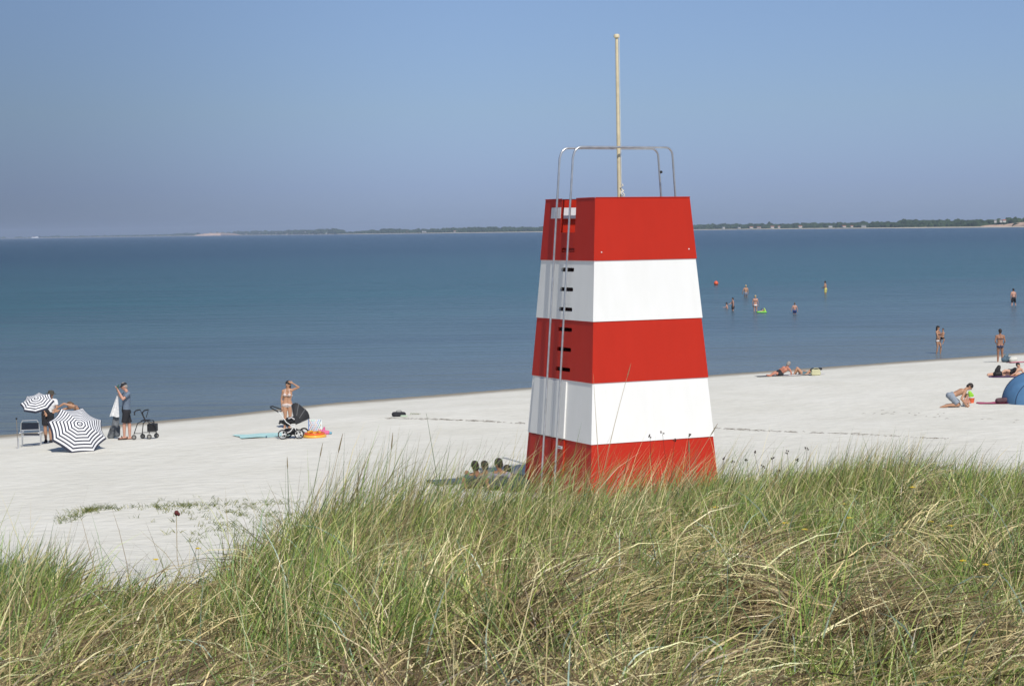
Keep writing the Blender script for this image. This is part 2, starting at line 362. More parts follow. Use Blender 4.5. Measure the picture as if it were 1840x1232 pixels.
# ------------------------------------------------------------------ lifeguard tower
TH=R(25.7); A=V((math.cos(TH),math.sin(TH),0)); B=V((-math.sin(TH),math.cos(TH),0)); Zv=V((0,0,1))
ZB=[1.22,2.46,3.69,4.93,6.17,7.43]
def side(z): return 2.87-(z-2.46)*(2.87-2.10)/(7.43-2.46)
pc=atY(1063,800,38.0); TC=pc+(A+B)*(side(2.46)/2); TC.z=ZB[0]
tw=empty('lifeguard_tower',TC,'tall red and white banded lifeguard tower with ladder rails and flagpole','lifeguard tower')
def tl(a,b,z): return A*a+B*b+Zv*(z-ZB[0])        # local point
def paint(name,col,dirt):
    m,nt,b=nm(name); N=nt.nodes.new; L=nt.links.new
    tc=N('ShaderNodeTexCoord'); n=N('ShaderNodeTexNoise'); n.inputs['Scale'].default_value=1.6; n.inputs['Detail'].default_value=9; n.inputs['Roughness'].default_value=.65
    mp=N('ShaderNodeMapping'); mp.inputs['Scale'].default_value=(3,3,.6); L(tc.outputs['Object'],mp.inputs['Vector']); L(mp.outputs['Vector'],n.inputs['Vector'])
    r=N('ShaderNodeValToRGB'); r.color_ramp.elements[0].position=.30; r.color_ramp.elements[1].position=.62
    r.color_ramp.elements[0].color=(*dirt,1); r.color_ramp.elements[1].color=(*col,1); L(n.outputs['Fac'],r.inputs['Fac']); L(r.outputs['Color'],b.inputs['Base Color'])
    n2=N('ShaderNodeTexNoise'); n2.inputs['Scale'].default_value=.9; n2.inputs['Detail'].default_value=2; L(tc.outputs['Object'],n2.inputs['Vector'])
    n3=N('ShaderNodeTexNoise'); n3.inputs['Scale'].default_value=140; L(tc.outputs['Object'],n3.inputs['Vector'])
    ad=N('ShaderNodeMath'); ad.operation='MULTIPLY_ADD'; ad.inputs[1].default_value=.012; L(n3.outputs['Fac'],ad.inputs[0]); L(n2.outputs['Fac'],ad.inputs[2])
    bp=N('ShaderNodeBump'); bp.inputs['Strength'].default_value=.35; bp.inputs['Distance'].default_value=.06; L(ad.outputs[0],bp.inputs['Height']); L(bp.outputs['Normal'],b.inputs['Normal'])
    setp(b,Roughness=.48); b.inputs['Specular IOR Level'].default_value=.25; return m
RED=paint('red_gelcoat',(.45,.021,.007),(.42,.019,.006)); WHT=paint('white_gelcoat',(.76,.76,.735),(.73,.73,.70))
STEEL=mat('steel_tube',(.55,.56,.57),.32,.12,8,metal=.75,bump=.05)
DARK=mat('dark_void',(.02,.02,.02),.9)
# faces: 0 = toward camera-right (normal -B), 1 = far right (+A), 2 = far (+B), 3 = ladder face (-A)
def face_pt(fi,u,z,off=0.0,step=0.0):
    h=side(z)/2+step
    if fi==0: return tl(-h+2*h*u,-h-off,z)
    if fi==1: return tl(h+off,-h+2*h*u,z)
    if fi==2: return tl(h-2*h*u,h+off,z)
    return tl(-h-off,h-2*h*u,z)       # u=0 far edge (left in the picture), u=1 near corner
def panel(mb,fi,z0,z1,holes,off,step,th=.05,rad=.0):
    us=sorted({0,1}|{h[0] for h in holes}|{h[1] for h in holes}); zs=sorted({z0,z1}|{h[2] for h in holes}|{h[3] for h in holes})
    for i in range(len(us)-1):
        for j in range(len(zs)-1):
            uc=(us[i]+us[i+1])/2; zc_=(zs[j]+zs[j+1])/2
            if any(h[0]<uc<h[1] and h[2]<zc_<h[3] for h in holes): continue
            for o_,fl in ((off,0),(off-th,1)):
                q=[face_pt(fi,us[i],zs[j],o_,step),face_pt(fi,us[i+1],zs[j],o_,step),face_pt(fi,us[i+1],zs[j+1],o_,step),face_pt(fi,us[i],zs[j+1],o_,step)]
                if fl: # inner skin stays inside the neighbouring walls
                    q=[face_pt(fi,min(max(u_,.025),.975),z_,o_,step) for u_,z_ in ((us[i],zs[j]),(us[i+1],zs[j]),(us[i+1],zs[j+1]),(us[i],zs[j+1]))]
                mb.add(q,[(0,1,2,3) if not fl else (3,2,1,0)])
    for (u0,u1,a,b) in holes:        # jambs
        c=[(u0,a),(u1,a),(u1,b),(u0,b)]
        for k in range(4):
            p,q=c[k],c[(k+1)%4]; mb.add([face_pt(fi,*p,off,step),face_pt(fi,*q,off,step),face_pt(fi,*q,off-th,step),face_pt(fi,*p,off-th,step)],[(0,1,2,3)])
        if rad:
            for (uu,zz,su,sz) in ((u0,a,1,1),(u1,a,-1,1),(u1,b,-1,-1),(u0,b,1,-1)):
                ru=rad/(2*side(zz)/2); mb.add([face_pt(fi,uu,zz,off-.003,step),face_pt(fi,uu+su*ru,zz,off-.003,step),face_pt(fi,uu+su*ru*.3,zz+sz*rad*.3,off-.003,step),face_pt(fi,uu,zz+sz*rad,off-.003,step)],[(0,1,2,3)])
    # bottom lip
    mb.add([face_pt(fi,0,z0,off,step),face_pt(fi,1,z0,off,step),face_pt(fi,.975,z0,off-th,step),face_pt(fi,.025,z0,off-th,step)],[(3,2,1,0)])
    mb.add([face_pt(fi,0,z1,off,step),face_pt(fi,1,z1,off,step),face_pt(fi,.975,z1,off-th,step),face_pt(fi,.025,z1,off-th,step)],[(0,1,2,3)])
def slotz(py): # height on the ladder face of a slot centred at row py
    return CAMZ-(py-hor(1020))/FPX*(TC.y-.9)
SL=[slotz(p) for p in (449.5,485,520.5,556.5,593,629,665)]
OPZ=slotz(418)
for bi in range(5):
    z0,z1=ZB[bi],ZB[bi+1]; mb=MB(); step=.016*bi
    if bi==4: z0-=.012
    for fi in range(4):
        holes=[]
        if fi==3:
            for zz in SL:
                if z0<zz<z1: holes.append((.40,.64,zz-.042,zz+.042))
            if bi==4: holes.append((.355,.635,OPZ,z1))
        panel(mb,fi,z0,z1,holes,0,step,th=.05,rad=.04 if bi<4 else .03)
    mb.build('red_band' if bi%2==0 else 'white_band',RED if bi%2==0 else WHT,tw)
# deck inside, treads, black shade sheet behind the slots
mb=MB(); h=side(OPZ)/2-.06; mb.add([tl(-h,-h,OPZ-.06),tl(h,-h,OPZ-.06),tl(h,h,OPZ-.06),tl(-h,h,OPZ-.06)],[(0,1,2,3)]); mb.add([tl(-h,-h,OPZ-.12),tl(h,-h,OPZ-.12),tl(h,h,OPZ-.12),tl(-h,h,OPZ-.12)],[(3,2,1,0)])
mb.build('deck',mat('deck_grey',(.35,.34,.32),.8),tw)
mb=MB(); h=side(SL[0])/2+.064; rm=Matrix((A,B,Zv)).transposed(); mb.box(tl(-h+.03,0,SL[0]-.012),(.03,.56,.03),rm); mb.box(tl(-h+.075,0,SL[0]),(.02,.6,.12),rm); mb.build('step',RED,tw)  # red plate added behind the top slot to stand for the lit interior
for zz in SL[1:]:
    mb=MB(); h=side(zz)/2; rm=Matrix((A,B,Zv)).transposed(); mb.box(tl(-h+.17,0,zz-.052),(.2,.5,.018),rm); mb.build('step',WHT if ZB[3]<zz<ZB[4] else RED,tw)
# near-black sheet added behind the slots, its colour stands for the shade inside
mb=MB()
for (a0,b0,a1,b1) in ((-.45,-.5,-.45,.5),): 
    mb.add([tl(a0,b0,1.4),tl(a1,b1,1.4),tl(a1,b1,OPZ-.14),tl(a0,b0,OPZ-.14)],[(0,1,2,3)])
mb.build('slot_shade_sheet',DARK,tw)
# parapet coping (thin pale edge), white plates
mb=MB(); z=ZB[5]
for fi in range(3):
    mb.add([face_pt(fi,0,z,.012,.064),face_pt(fi,1,z,.012,.064),face_pt(fi,1,z+.014,.012,.064),face_pt(fi,0,z+.014,.012,.064)],[(0,1,2,3)])
    mb.add([face_pt(fi,0,z+.014,.012,.064),face_pt(fi,1,z+.014,.012,.064),face_pt(fi,.98,z+.014,-.06,.064),face_pt(fi,.02,z+.014,-.06,.064)],[(0,1,2,3)])
for u0,u1 in ((0,.355),(.635,1)):
    mb.add([face_pt(3,u0,z,.012,.064),face_pt(3,u1,z,.012,.064),face_pt(3,u1,z+.014,.012,.064),face_pt(3,u0,z+.014,.012,.064)],[(0,1,2,3)])
    mb.add([face_pt(3,u0,z+.014,.012,.064),face_pt(3,u1,z+.014,.012,.064),face_pt(3,u1,z+.014,-.06,.064),face_pt(3,u0,z+.014,-.06,.064)],[(0,1,2,3)])
mb.build('coping',RED,tw)
PL=mat('plate_grey_white',(.66,.65,.66),.4,.04)
zt,zbm=slotz(372),slotz(392)
def plate(pts_fn): 
    mb=MB(); f=pts_fn; mb.add([f(0,0,0),f(1,0,0),f(1,1,0),f(0,1,0),f(0,0,1),f(1,0,1),f(1,1,1),f(0,1,1)],[(0,1,2,3),(7,6,5,4),(0,4,5,1),(1,5,6,2),(2,6,7,3),(3,7,4,0)]); return mb
plate(lambda u,v,w: face_pt(3,.15+.19*u,zbm+(zt-zbm)*v,.010-.008*w,.064)).build('plate',PL,tw)
hh=side(7.2)/2
plate(lambda u,v,w: tl(-.95+.95*u,hh-.06-.013*w,zbm+(zt-zbm)*v)).build('plate',PL,tw)
# door in the ladder face
DU0,DU1=.06,.60
for (za,zb_,m_) in ((ZB[1]+.02,ZB[2]-.035,WHT),(1.45,ZB[1]-.02,RED)):
    stp=.016 if za>2 else 0.0
    plate(lambda u,v,w: face_pt(3,DU0+(DU1-DU0)*u,za+(zb_-za)*v,.035-.034*w,stp)).build('door_panel',m_,tw)
    plate(lambda u,v,w: face_pt(3,.395+.018*u,za+.01+(zb_-za-.02)*v,.047-.011*w,stp)).build('door_ridge',m_,tw)
plate(lambda u,v,w: face_pt(3,.49+.10*u,slotz(808)+.06*v,.040-.004*w,.012)).build('label_plate',mat('label_white',(.8,.8,.8),.4,.02),tw)
plate(lambda u,v,w: face_pt(3,.51+.06*u,slotz(808)+.022+.014*v,.043-.003*w,.012)).build('label_print',mat('label_ink',(.12,.05,.10),.6,.02),tw)
# rails
SO=.15
def rail(bo):
    pts=[]; zt=8.50; 
    for z in (1.15,2.5,4,5.5,7,zt-.22): pts.append(tl(-(side(z)/2+SO),bo,z))
    a0=-(side(zt)/2+SO); aR=side(7.4)/2+.27
    for q in (15,30,45,60,75,90): pts.append(tl(a0+.20*(1-math.cos(R(q))),bo,zt-.20+.20*math.sin(R(q))))
    for f_ in (.25,.5,.75): pts.append(tl(a0+.20+(aR-.07-.17-a0-.20)*f_,bo,zt))
    for q in (0,15,30,45,60,75,90): pts.append(tl(aR-.07-.17+.17*math.sin(R(q)),bo,zt-.17+.17*math.cos(R(q))))
    pts.append(tl(aR,bo,7.35)); pts.append(tl(aR+.06,bo,6.3)); pts.append(tl(aR-.24,bo,6.2)); return pts
for bo in (.40,-.20):
    mb=MB(); mb.tube(rail(bo),.023,10)
    r_=mb.build('ladder_rail',STEEL,tw,smooth=True)
mb=MB(); mb.tube([tl(side(7.4)/2+.25,.36,8.0),tl(side(7.4)/2+.25,.44,8.0)],.03,8); mb.build('clamp',DARK,tw)
# flagpole
WOOD=mat('pale_painted_wood',(.62,.54,.36),.6,.12,5,bump=.1)
t0=atY(1113,355,TC.y); t1=atY(1108,66,TC.y); l0=t0-TC; l1=t1-TC; l00=l0+(l0-l1)*.25
mb=MB(); mb.tube([l00,l0,l0.lerp(l1,.5),l1],[.045,.043,.038,.032],12); fp=mb.build('flagpole',WOOD,tw,smooth=True)
mb=MB(); mb.tube([l1-Zv*.03,l1-Zv*.02,l1+Zv*.03,l1+Zv*.05],[.04,.062,.062,.045],14); mb.build('truck',WOOD,fp,smooth=True)
mb=MB(); q=l0+V((.05,-.05,.02)); 
mb.tube([q+V((.03*math.sin(i*1.9),.02*math.cos(i*1.3),.035*i-.02)) for i in range(9)],.014,6)
mb.tube([q+V((.035+.02*math.sin(i),-.02,.018*i)) for i in range(8)],.012,6); mb.build('halyard_knot',mat('rope_white',(.75,.72,.62),.8),fp)
mb=MB(); mb.tube([l0+V((.05,-.045,.15)),l0.lerp(l1,.5)+V((.045,-.04,0)),l1+V((.05,-.03,0))],.004,5); mb.build('halyard',mat('rope_white',(.75,.72,.62)),fp)
for u,z in ((.07,6.33),(.93,6.36)):
    mb=MB(); p=face_pt(0,u,z,0,.064); mb.tube([p,p-B*.012],.014,8); mb.build('screw_head',PL,tw)

# ------------------------------------------------------------------ people
def reg(x0,y0,s): return lambda zx,zy: (x0+zx*s,y0+zy*s)
R1=reg(0,660,.17935); R2=reg(400,660,.17935); R6=reg(1260,480,.16304); R7=reg(1560,480,.22727); R8=reg(760,780,.13043)
SKIN={'fair':(.56,.33,.22),'tan':(.44,.24,.145),'pink':(.52,.28,.20),'brown':(.30,.15,.09),'red':(.48,.20,.13)}
def skin(t): return mat('skin_'+t,SKIN[t],.55,.06,9)
def cloth(n,c): return mat('cloth_'+n,c,.85,.12,18,bump=.15)
HAIRC={'dark':(.025,.018,.014),'brown':(.12,.07,.035),'blonde':(.50,.36,.18),'grey':(.30,.27,.24)}
def hairm(t): return mat('hair_'+t,HAIRC[t],.6,.3,40,bump=.3,bscale=120)
def person(label, rg, Y, J, F=(0,-1,0), k=1.0, sk='fair', hair='dark', long=False, female=False, wear=(), vox=.012, group=None, face=True, cat='person', ground=None, hands=None):
    """J: joints as (zx,zy,dy); Y distance of the figure."""
    def P(t): 
        px,py=rg(t[0],t[1]); return atY(px,py,Y+(t[2] if len(t)>2 else 0))
    j={n:P(t) for n,t in J.items()}
    dz=0
    if ground is not None:          # bring the lowest foot exactly down to the sand
        low=min((j[n].z for n in ('A1','A2') if n in j))-.045*k; dz=0
    H,N_,Pv=j['H'],j['N'],j['P']; S1,S2=j['S1'],j['S2']
    ax=(S2-S1); ax=ax.normalized(); upv=(H-N_).normalized(); Fv=V(F).normalized(); Fv=(Fv-upv*Fv.dot(upv)).normalized(); sdv=upv.cross(Fv)
    spine=(N_-Pv).normalized(); hipax=j.get('HX') ; hax=(ax-spine*ax.dot(spine)).normalized()
    bf=hax.cross(spine); bf=bf if bf.dot(Fv)>=0 else -bf         # body front
    h1=Pv-hax*.085*k; h2=Pv+hax*.085*k
    base=V((Pv.x,Pv.y,min(j['A1'].z,j['A2'].z) if 'A1' in j else Pv.z))
    b=MB(); hr=Matrix((sdv,Fv,upv)).transposed()
    b.ell(H+upv*.012*k,(.074*k,.093*k,.10*k),hr); b.ell(H+Fv*.022*k-upv*.055*k,(.053*k,.06*k,.058*k),hr)
    b.cap(H+Fv*.088*k+upv*.01*k,H+Fv*.104*k-upv*.022*k,.010*k,.014*k,8)
    for s in (-1,1): b.ell(H+sdv*s*.076*k-upv*.008*k,(.012*k,.02*k,.03*k),hr,8,6)
    b.cap(H-upv*.05*k,N_-upv*.03*k,.052*k,.056*k)
    chest=N_-spine*.14*k; wst=Pv.lerp(chest,.42); w=.92 if female else 1.0
    for s in (-1,1):
        b.cap(chest+hax*s*.075*k*w,wst+hax*s*.05*k*w,.095*k*w,.082*k*w); b.cap(wst+hax*s*.05*k*w,Pv+hax*s*.07*k,.082*k*w,.10*k)
        b.ell(Pv+hax*s*.06*k-bf*.045*k-spine*.03*k,(.085*k,.085*k,.09*k))
        if female: b.ell(chest+hax*s*.07*k+bf*.085*k-spine*.03*k,(.048*k,.045*k,.048*k))
    b.cap(S1,S2,.055*k,.055*k); b.cap(N_,S1,.045*k,.052*k); b.cap(N_,S2,.045*k,.052*k)
    aw=.85 if female else 1
    for n,s in (('1',-1),('2',1)):
        S_=j['S'+n]; 
        if 'E'+n in j:
            E,W=j['E'+n],j['W'+n]
            b.cap(S_,E,.050*k*aw,.038*k*aw); b.cap(E,E.lerp(W,.3),.038*k*aw,.039*k*aw); b.cap(E.lerp(W,.3),W,.039*k*aw,.024*k*aw)
            d=(W-E).normalized()
            if hands and hands.get(n): d=V(hands[n]).normalized()
            o=d.orthogonal().normalized(); pr=bf.cross(d); o=pr.normalized() if pr.length>.2 else o; nrm=d.cross(o)
            b.cap(W,W+d*.045*k,.024*k,.026*k)
            for q in (-1,1): b.cap(W+d*.015*k+o*q*.012*k,W+d*.07*k+o*q*.022*k,.018*k,.015*k,8)
            for i,(len_,of) in enumerate(((.062,-.031),(.074,-.011),(.070,.010),(.052,.030))):
                r0=W+d*.078*k+o*of*k; m1=r0+(d+nrm*.18)*len_*.5*k; m2=m1+(d*.85+nrm*.55)*len_*.5*k
                b.cap(r0,m1,.0095*k,.0088*k,8); b.cap(m1,m2,.0088*k,.0078*k,8)
            th0=W+d*.03*k-o*.028*k; b.cap(th0,th0+(d*.6-o*.75+nrm*.2).normalized()*.055*k,.012*k,.0095*k,8)
        hp=h1 if n=='1' else h2
        K=j.get('K'+n); Aa=j.get('A'+n)
        if K:
            b.cap(hp,hp.lerp(K,.5),.085*k,.072*k); b.cap(hp.lerp(K,.5),K,.072*k,.052*k)
            m=K.lerp(Aa,.35); b.cap(K,m,.050*k,.052*k); b.cap(m,Aa,.052*k,.034*k)
            T=j.get('T'+n)
            if T is None: T=Aa+V((bf.x,bf.y,0)).normalized()*.16*k-Zv*.045*k if abs(bf.z)<.95 else Aa+V((0,-.15,0))
            td=(T-Aa); td=td.normalized()*.17*k
            b.cap(Aa-td*.25-Zv*.03*k,Aa+td*.4-Zv*.025*k,.034*k,.036*k); b.cap(Aa+td*.4-Zv*.025*k,Aa+td-Zv*.04*k,.034*k,.022*k)
            b.cap(Aa,Aa-td*.2-Zv*.02*k,.034*k,.03*k)
    ob=b.build('person',skin(sk),None,base,remesh=vox); tag(ob,label,cat,group)
    # hair
    if hair:
        c=MB(); c.ell(H+upv*.034*k-Fv*.010*k,(.086*k,.099*k,.098*k),hr); 
        c.ell(H-Fv*.04*k-upv*.02*k,(.076*k,.065*k,.075*k),hr)
        if long:
            c.ell(H+upv*.05*k+Fv*.03*k,(.078*k,.07*k,.065*k),hr)
            c.cap(H-Fv*.06*k,N_-Fv*.085*k-upv*.02*k,.06*k,.04*k)
            for s in (-1,1): c.cap(H+sdv*s*.06*k-Fv*.03*k,N_+sdv*s*.06*k-Fv*.06*k+upv*.03*k,.03*k,.025*k)
        c.build('hair',hairm(hair),ob,base,remesh=max(vox,.012))
    if face:
        for s in (-1,1): 
            c=MB(); c.ell(H+Fv*.083*k+sdv*s*.031*k+upv*.006*k,(.013*k,.01*k,.009*k),hr,8,6)
            c.build('eye',mat('eye_dark',(.03,.02,.015),.3),ob,base,smooth=True)
        c=MB(); c.ell(H+Fv*.079*k-upv*.055*k,(.024*k,.012*k,.007*k),hr,8,6); c.build('mouth',mat('lips',(.40,.13,.11),.5),ob,base,smooth=True)
    for it in wear:
        kind,m=it[0],it[1]; c=MB(); name=kind
        if kind in('shorts','long_shorts'):
            fr=.55 if kind=='shorts' else .85
            for s,hp,n in ((-1,h1,'1'),(1,h2,'2')):
                K=j.get('K'+n) or hp-Zv*.4*k; d=hp.lerp(K,fr)
                c.tube([Pv+spine*.10*k+hax*s*.05*k,Pv+hax*s*.065*k,hp.lerp(K,.12),hp.lerp(K,.3),d],[.108*k*w,.122*k,.115*k,.108*k,.098*k],12)
                c.ell(Pv+hax*s*.06*k-bf*.045*k-spine*.03*k,(.1*k,.1*k,.1*k))
            c.tube([Pv+spine*.12*k,Pv+spine*.02*k],[.12*k*w,.13*k],12); name='shorts'
        elif kind=='tshirt' or kind=='shirt':
            for s in (-1,1):
                c.tube([chest+hax*s*.07*k+spine*.09*k,chest+hax*s*.078*k,wst+hax*s*.06*k,Pv+hax*s*.065*k-spine*.03*k],[.075*k,.112*k,.108*k,.118*k],12)
            c.cap(S1,S2,.066*k,.066*k); c.cap(N_-spine*.02*k,N_-spine*.04*k,.07*k,.08*k)
            fr=.62 if kind=='tshirt' else .98
            for n in '12':
                if 'E'+n in j: c.tube([j['S'+n],j['S'+n].lerp(j['E'+n],fr*.5),j['S'+n].lerp(j['E'+n],fr)],[.066*k,.066*k,.062*k],12)
                if 'E'+n in j and kind=='shirt': c.tube([j['E'+n],j['E'+n].lerp(j['W'+n],.9)],[.056*k,.04*k],12)
            name='shirt'
        elif kind=='bikini_top':
            for s in (-1,1):
                c.ell(chest+hax*s*.07*k+bf*.092*k-spine*.03*k,(.052*k,.048*k,.048*k))
                q=chest-spine*.05*k; c.tube([q+hax*s*.0+bf*.1*k,q+hax*s*.17*k*w+bf*.02*k,q+hax*s*.11*k-bf*.08*k,q-bf*.102*k],.013*k,6)
                c.tube([chest+hax*s*.08*k+bf*.10*k,N_+hax*s*.055*k+bf*.05*k,N_+hax*s*.03*k-bf*.05*k],.009*k,6)
        elif kind=='bikini_bottom':
            for s in (-1,1):
                c.tube([Pv+spine*.035*k+hax*s*.072*k,Pv-spine*.02*k+hax*s*.06*k,Pv-spine*.09*k+hax*s*.02*k],[.110*k,.113*k,.06*k],12)
                c.ell(Pv+hax*s*.058*k-bf*.05*k-spine*.035*k,(.086*k,.088*k,.078*k))
        elif kind=='swimsuit':
            for s in (-1,1):
                c.tube([chest+hax*s*.06*k+spine*.02*k,chest+hax*s*.076*k,wst+hax*s*.052*k,Pv+hax*s*.07*k,Pv-spine*.08*k+hax*s*.03*k],[.09*k,.104*k,.092*k,.112*k,.07*k],12)
                c.ell(Pv+hax*s*.06*k-bf*.05*k-spine*.03*k,(.09*k,.09*k,.085*k)); c.tube([chest+hax*s*.07*k+bf*.06*k,N_+hax*s*.09*k+spine*.01*k,chest+hax*s*.07*k-bf*.07*k],.014*k,6)
        elif kind=='cap':
            c.ell(H+upv*.045*k-Fv*.008*k,(.088*k,.105*k,.082*k),hr); c.cap(H+Fv*.07*k+upv*.045*k,H+Fv*.15*k+upv*.03*k,.05*k,.03*k)
            c.v=[tuple(V(v) if (V(v)-H).dot(Fv)<.075*k else V(v)-upv*((V(v)-H-upv*.045*k).dot(upv))*.75) for v in c.v]
        elif kind=='sun_hat':
            c.tube([H+upv*.03*k,H+upv*.035*k,H+upv*.05*k,H+upv*.11*k,H+upv*.135*k],[.16*k,.155*k,.098*k,.09*k,.05*k],16)
        elif kind=='sandals':
            for n in '12':
                Aa=j['A'+n]; T=j.get('T'+n) or Aa+V((bf.x,bf.y,0)).normalized()*.16*k; td=V((T.x-Aa.x,T.y-Aa.y,0)).normalized()*.17*k
                c.cap(Aa-td*.3-Zv*.062*k,Aa+td-Zv*.068*k,.03*k,.03*k); c.tube([Aa-Zv*.03*k+td*.45-hax*.045*k,Aa+td*.45+Zv*.02*k,Aa-Zv*.03*k+td*.45+hax*.045*k],.014*k,6)
        elif kind=='shoes':
            for n in '12':
                Aa=j['A'+n]; T=j.get('T'+n) or Aa+V((bf.x,bf.y,0)).normalized()*.16*k; td=V((T.x-Aa.x,T.y-Aa.y,0)).normalized()*.17*k
                c.cap(Aa-td*.25-Zv*.035*k,Aa+td-Zv*.04*k,.045*k,.042*k); c.cap(Aa,Aa-Zv*.02*k,.046*k,.046*k)
        if kind in('shorts','long_shorts','tshirt','shirt','bikini_bottom','swimsuit','cap'): c.build(name,m,ob,base,remesh=max(vox,.012))
        else: c.build(name,m,ob,base,smooth=True)
    return ob
def Yg(rg,zx,zy): 
    px,py=rg(zx,zy); return atG(px,py).y
def Yw(rg,zx,zy,z=0):
    px,py=rg(zx,zy); return atZ(px,py,z).y
BLK=cloth('black',(.022,.022,.026)); GREYB=cloth('grey_blue',(.14,.18,.24)); WHC=cloth('white',(.72,.72,.72)); 
OLV=cloth('olive',(.07,.065,.05)); GSH=cloth('grey',(.25,.29,.34)); YEL=cloth('yellow',(.62,.55,.16)); NAVY=cloth('navy',(.03,.05,.16))

# -- left group
Y1=Yg(R1,1260,722)
capman=person('man in black cap and grey blue shirt drinking beside the wheeled walker',R1,Y1,dict(H=(1243,190),N=(1266,240,.0),P=(1262,432),S1=(1288,262,-.17),S2=(1262,256,.17),
 E1=(1232,318,-.27),W1=(1184,232,-.12),E2=(1212,302,.22),W2=(1176,222,.08),K1=(1244,575,-.09),A1=(1246,692,-.1),T1=(1205,700,-.12),K2=(1298,575,.06),A2=(1300,696,.0),T2=(1262,706,-.03)),
 F=(-1,-.25,0),sk='pink',hair='grey',wear=(('tshirt',GREYB),('long_shorts',BLK),('cap',BLK),('sandals',mat('sandal_brown',(.06,.03,.02)))),vox=.010)
q=atY(*R1(1178,205),Y1-.08); e=empty('bottle',q-Zv*.02,'small dark bottle held to the mouth of the man in the cap','bottle')
a=MB(); a.tube([(0,0,-.09),(0,0,.05)],.028,10); a.build('bottle_body',mat('bottle_green',(.03,.10,.04),.15,.05),e,smooth=True)
a=MB(); a.tube([(0,0,.05),(.02,0,.085),(.05,0,.12)],[.027,.013,.012],10); a.build('neck',mat('bottle_green',(.03,.10,.04)),e,smooth=True)
person('person in olive hat and white shirt standing behind the small striped parasol',R1,Yg(R1,480,752)+.0,dict(H=(510,272),N=(508,318),P=(478,455),S1=(452,322,0),S2=(556,334,0),
 E1=(430,395,-.05),W1=(452,450,-.1),E2=(572,405,-.05),W2=(545,440,-.25),K1=(452,600,0),A1=(460,730,0),T1=(452,745,-.15),K2=(506,605,.05),A2=(508,733,.02),T2=(516,748,-.13)),
 F=(.3,-1,-.6),sk='tan',hair='dark',wear=(('tshirt',WHC),('long_shorts',BLK),('sun_hat',OLV),('shoes',BLK)))
person('person with short brown hair bending over the large striped parasol',R1,Yg(R1,790,752)+.55,dict(H=(708,378),N=(752,402),P=(812,520,.25),S1=(735,388,-.17),S2=(765,395,.17),
 E1=(640,362,-.2),W1=(560,412,-.18),E2=(670,410,.15),W2=(590,430,.05),K1=(790,620,.1),A1=(800,735,.25),T1=(780,745,.15),K2=(840,620,.3),A2=(850,735,.4),T2=(830,745,.3)),
 F=(-.5,-.7,-.5),sk='tan',hair='brown',wear=(('swimsuit',BLK),),female=True)
# umbrellas
STB=mat('canopy_dark_stripe',(.035,.038,.06),.75,.08); STW=mat('canopy_white_stripe',(.80,.80,.80),.75,.04); ALU=mat('aluminium',(.62,.63,.65),.35,.08,metal=.7); 
def parasol(label, apex, axis, rad, depth, nstripe, poleL, spin=0.2, polebend=None):
    fr=frame(axis,V((0,0,1))); e=empty('parasol',apex,label,'parasol','black and white striped parasols')
    a=MB(); ns=nstripe*2; n8=8; sub=6
    def pt(s,ang_i,frac):
        c0=2*math.pi*ang_i/n8+spin; c1=c0+2*math.pi/n8; p0=V((math.cos(c0),math.sin(c0),0)); p1=V((math.cos(c1),math.sin(c1),0))
        p=p0.lerp(p1,frac); sag=4*frac*(1-frac); p=p*(1-.07*sag*s)
        return fr@(p*rad*s*(1-.0*s) + V((0,0,-depth*(s**1.7)-.05*rad*sag*s*s)))
    for k in range(ns):
        s0,s1=k/ns,(k+1)/ns
        if k%2==0: s0,s1=k/ns,(k+1.12)/ns
        else: s0,s1=(k+.12)/ns,(k+1)/ns
        for g in range(n8):
            for u in range(sub):
                q=[pt(s0,g,u/sub),pt(s0,g,(u+1)/sub),pt(s1,g,(u+1)/sub),pt(s1,g,u/sub)]
                a.add(q,[(0,1,2,3)],(1 if k%2==0 else 0) if k else 1)
    o=a.build('canopy',[STB,STW],e)
    # dark/white order: white ring outermost edged dark
    a=MB()
    for g in range(n8):
        for u in range(sub):
            q=[pt(1.0,g,u/sub),pt(1.0,g,(u+1)/sub)]; dn=fr@V((0,0,-.035)); a.add([q[0],q[1],q[1]+dn,q[0]+dn],[(0,1,2,3)])
    a.build('valance',STB,o)
    for g in range(n8):
        a=MB(); a.tube([pt(s,g,0)+fr@V((0,0,-.012)) for s in (.02,.35,.7,1.0)],.006,5); a.build('rib',ALU,e)
    a=MB(); a.tube([fr@V((0,0,.05)),fr@V((0,0,-poleL))],.013,8); a.build('pole',ALU,e,smooth=True)
    a=MB(); a.tube([fr@V((0,0,0)),fr@V((0,0,.03)),fr@V((0,0,.075))],[.035,.03,.008],10); a.build('finial',STW,e,smooth=True)
    return e
YB=Yg(R1,790,832)
parasol('large black and white striped parasol lying tilted on the sand',atY(*R1(800,562),YB-.15),(.40,-.63,.66),.85,.31,9,1.0,.35)
YC=Yg(R1,310,790)
ap=atY(*R1(362,306),YC+.25); parasol('small black and white striped parasol raised above the folding chair',ap,(-.04,-.52,.85),.51,.16,6,.55,.15)
a=MB(); 
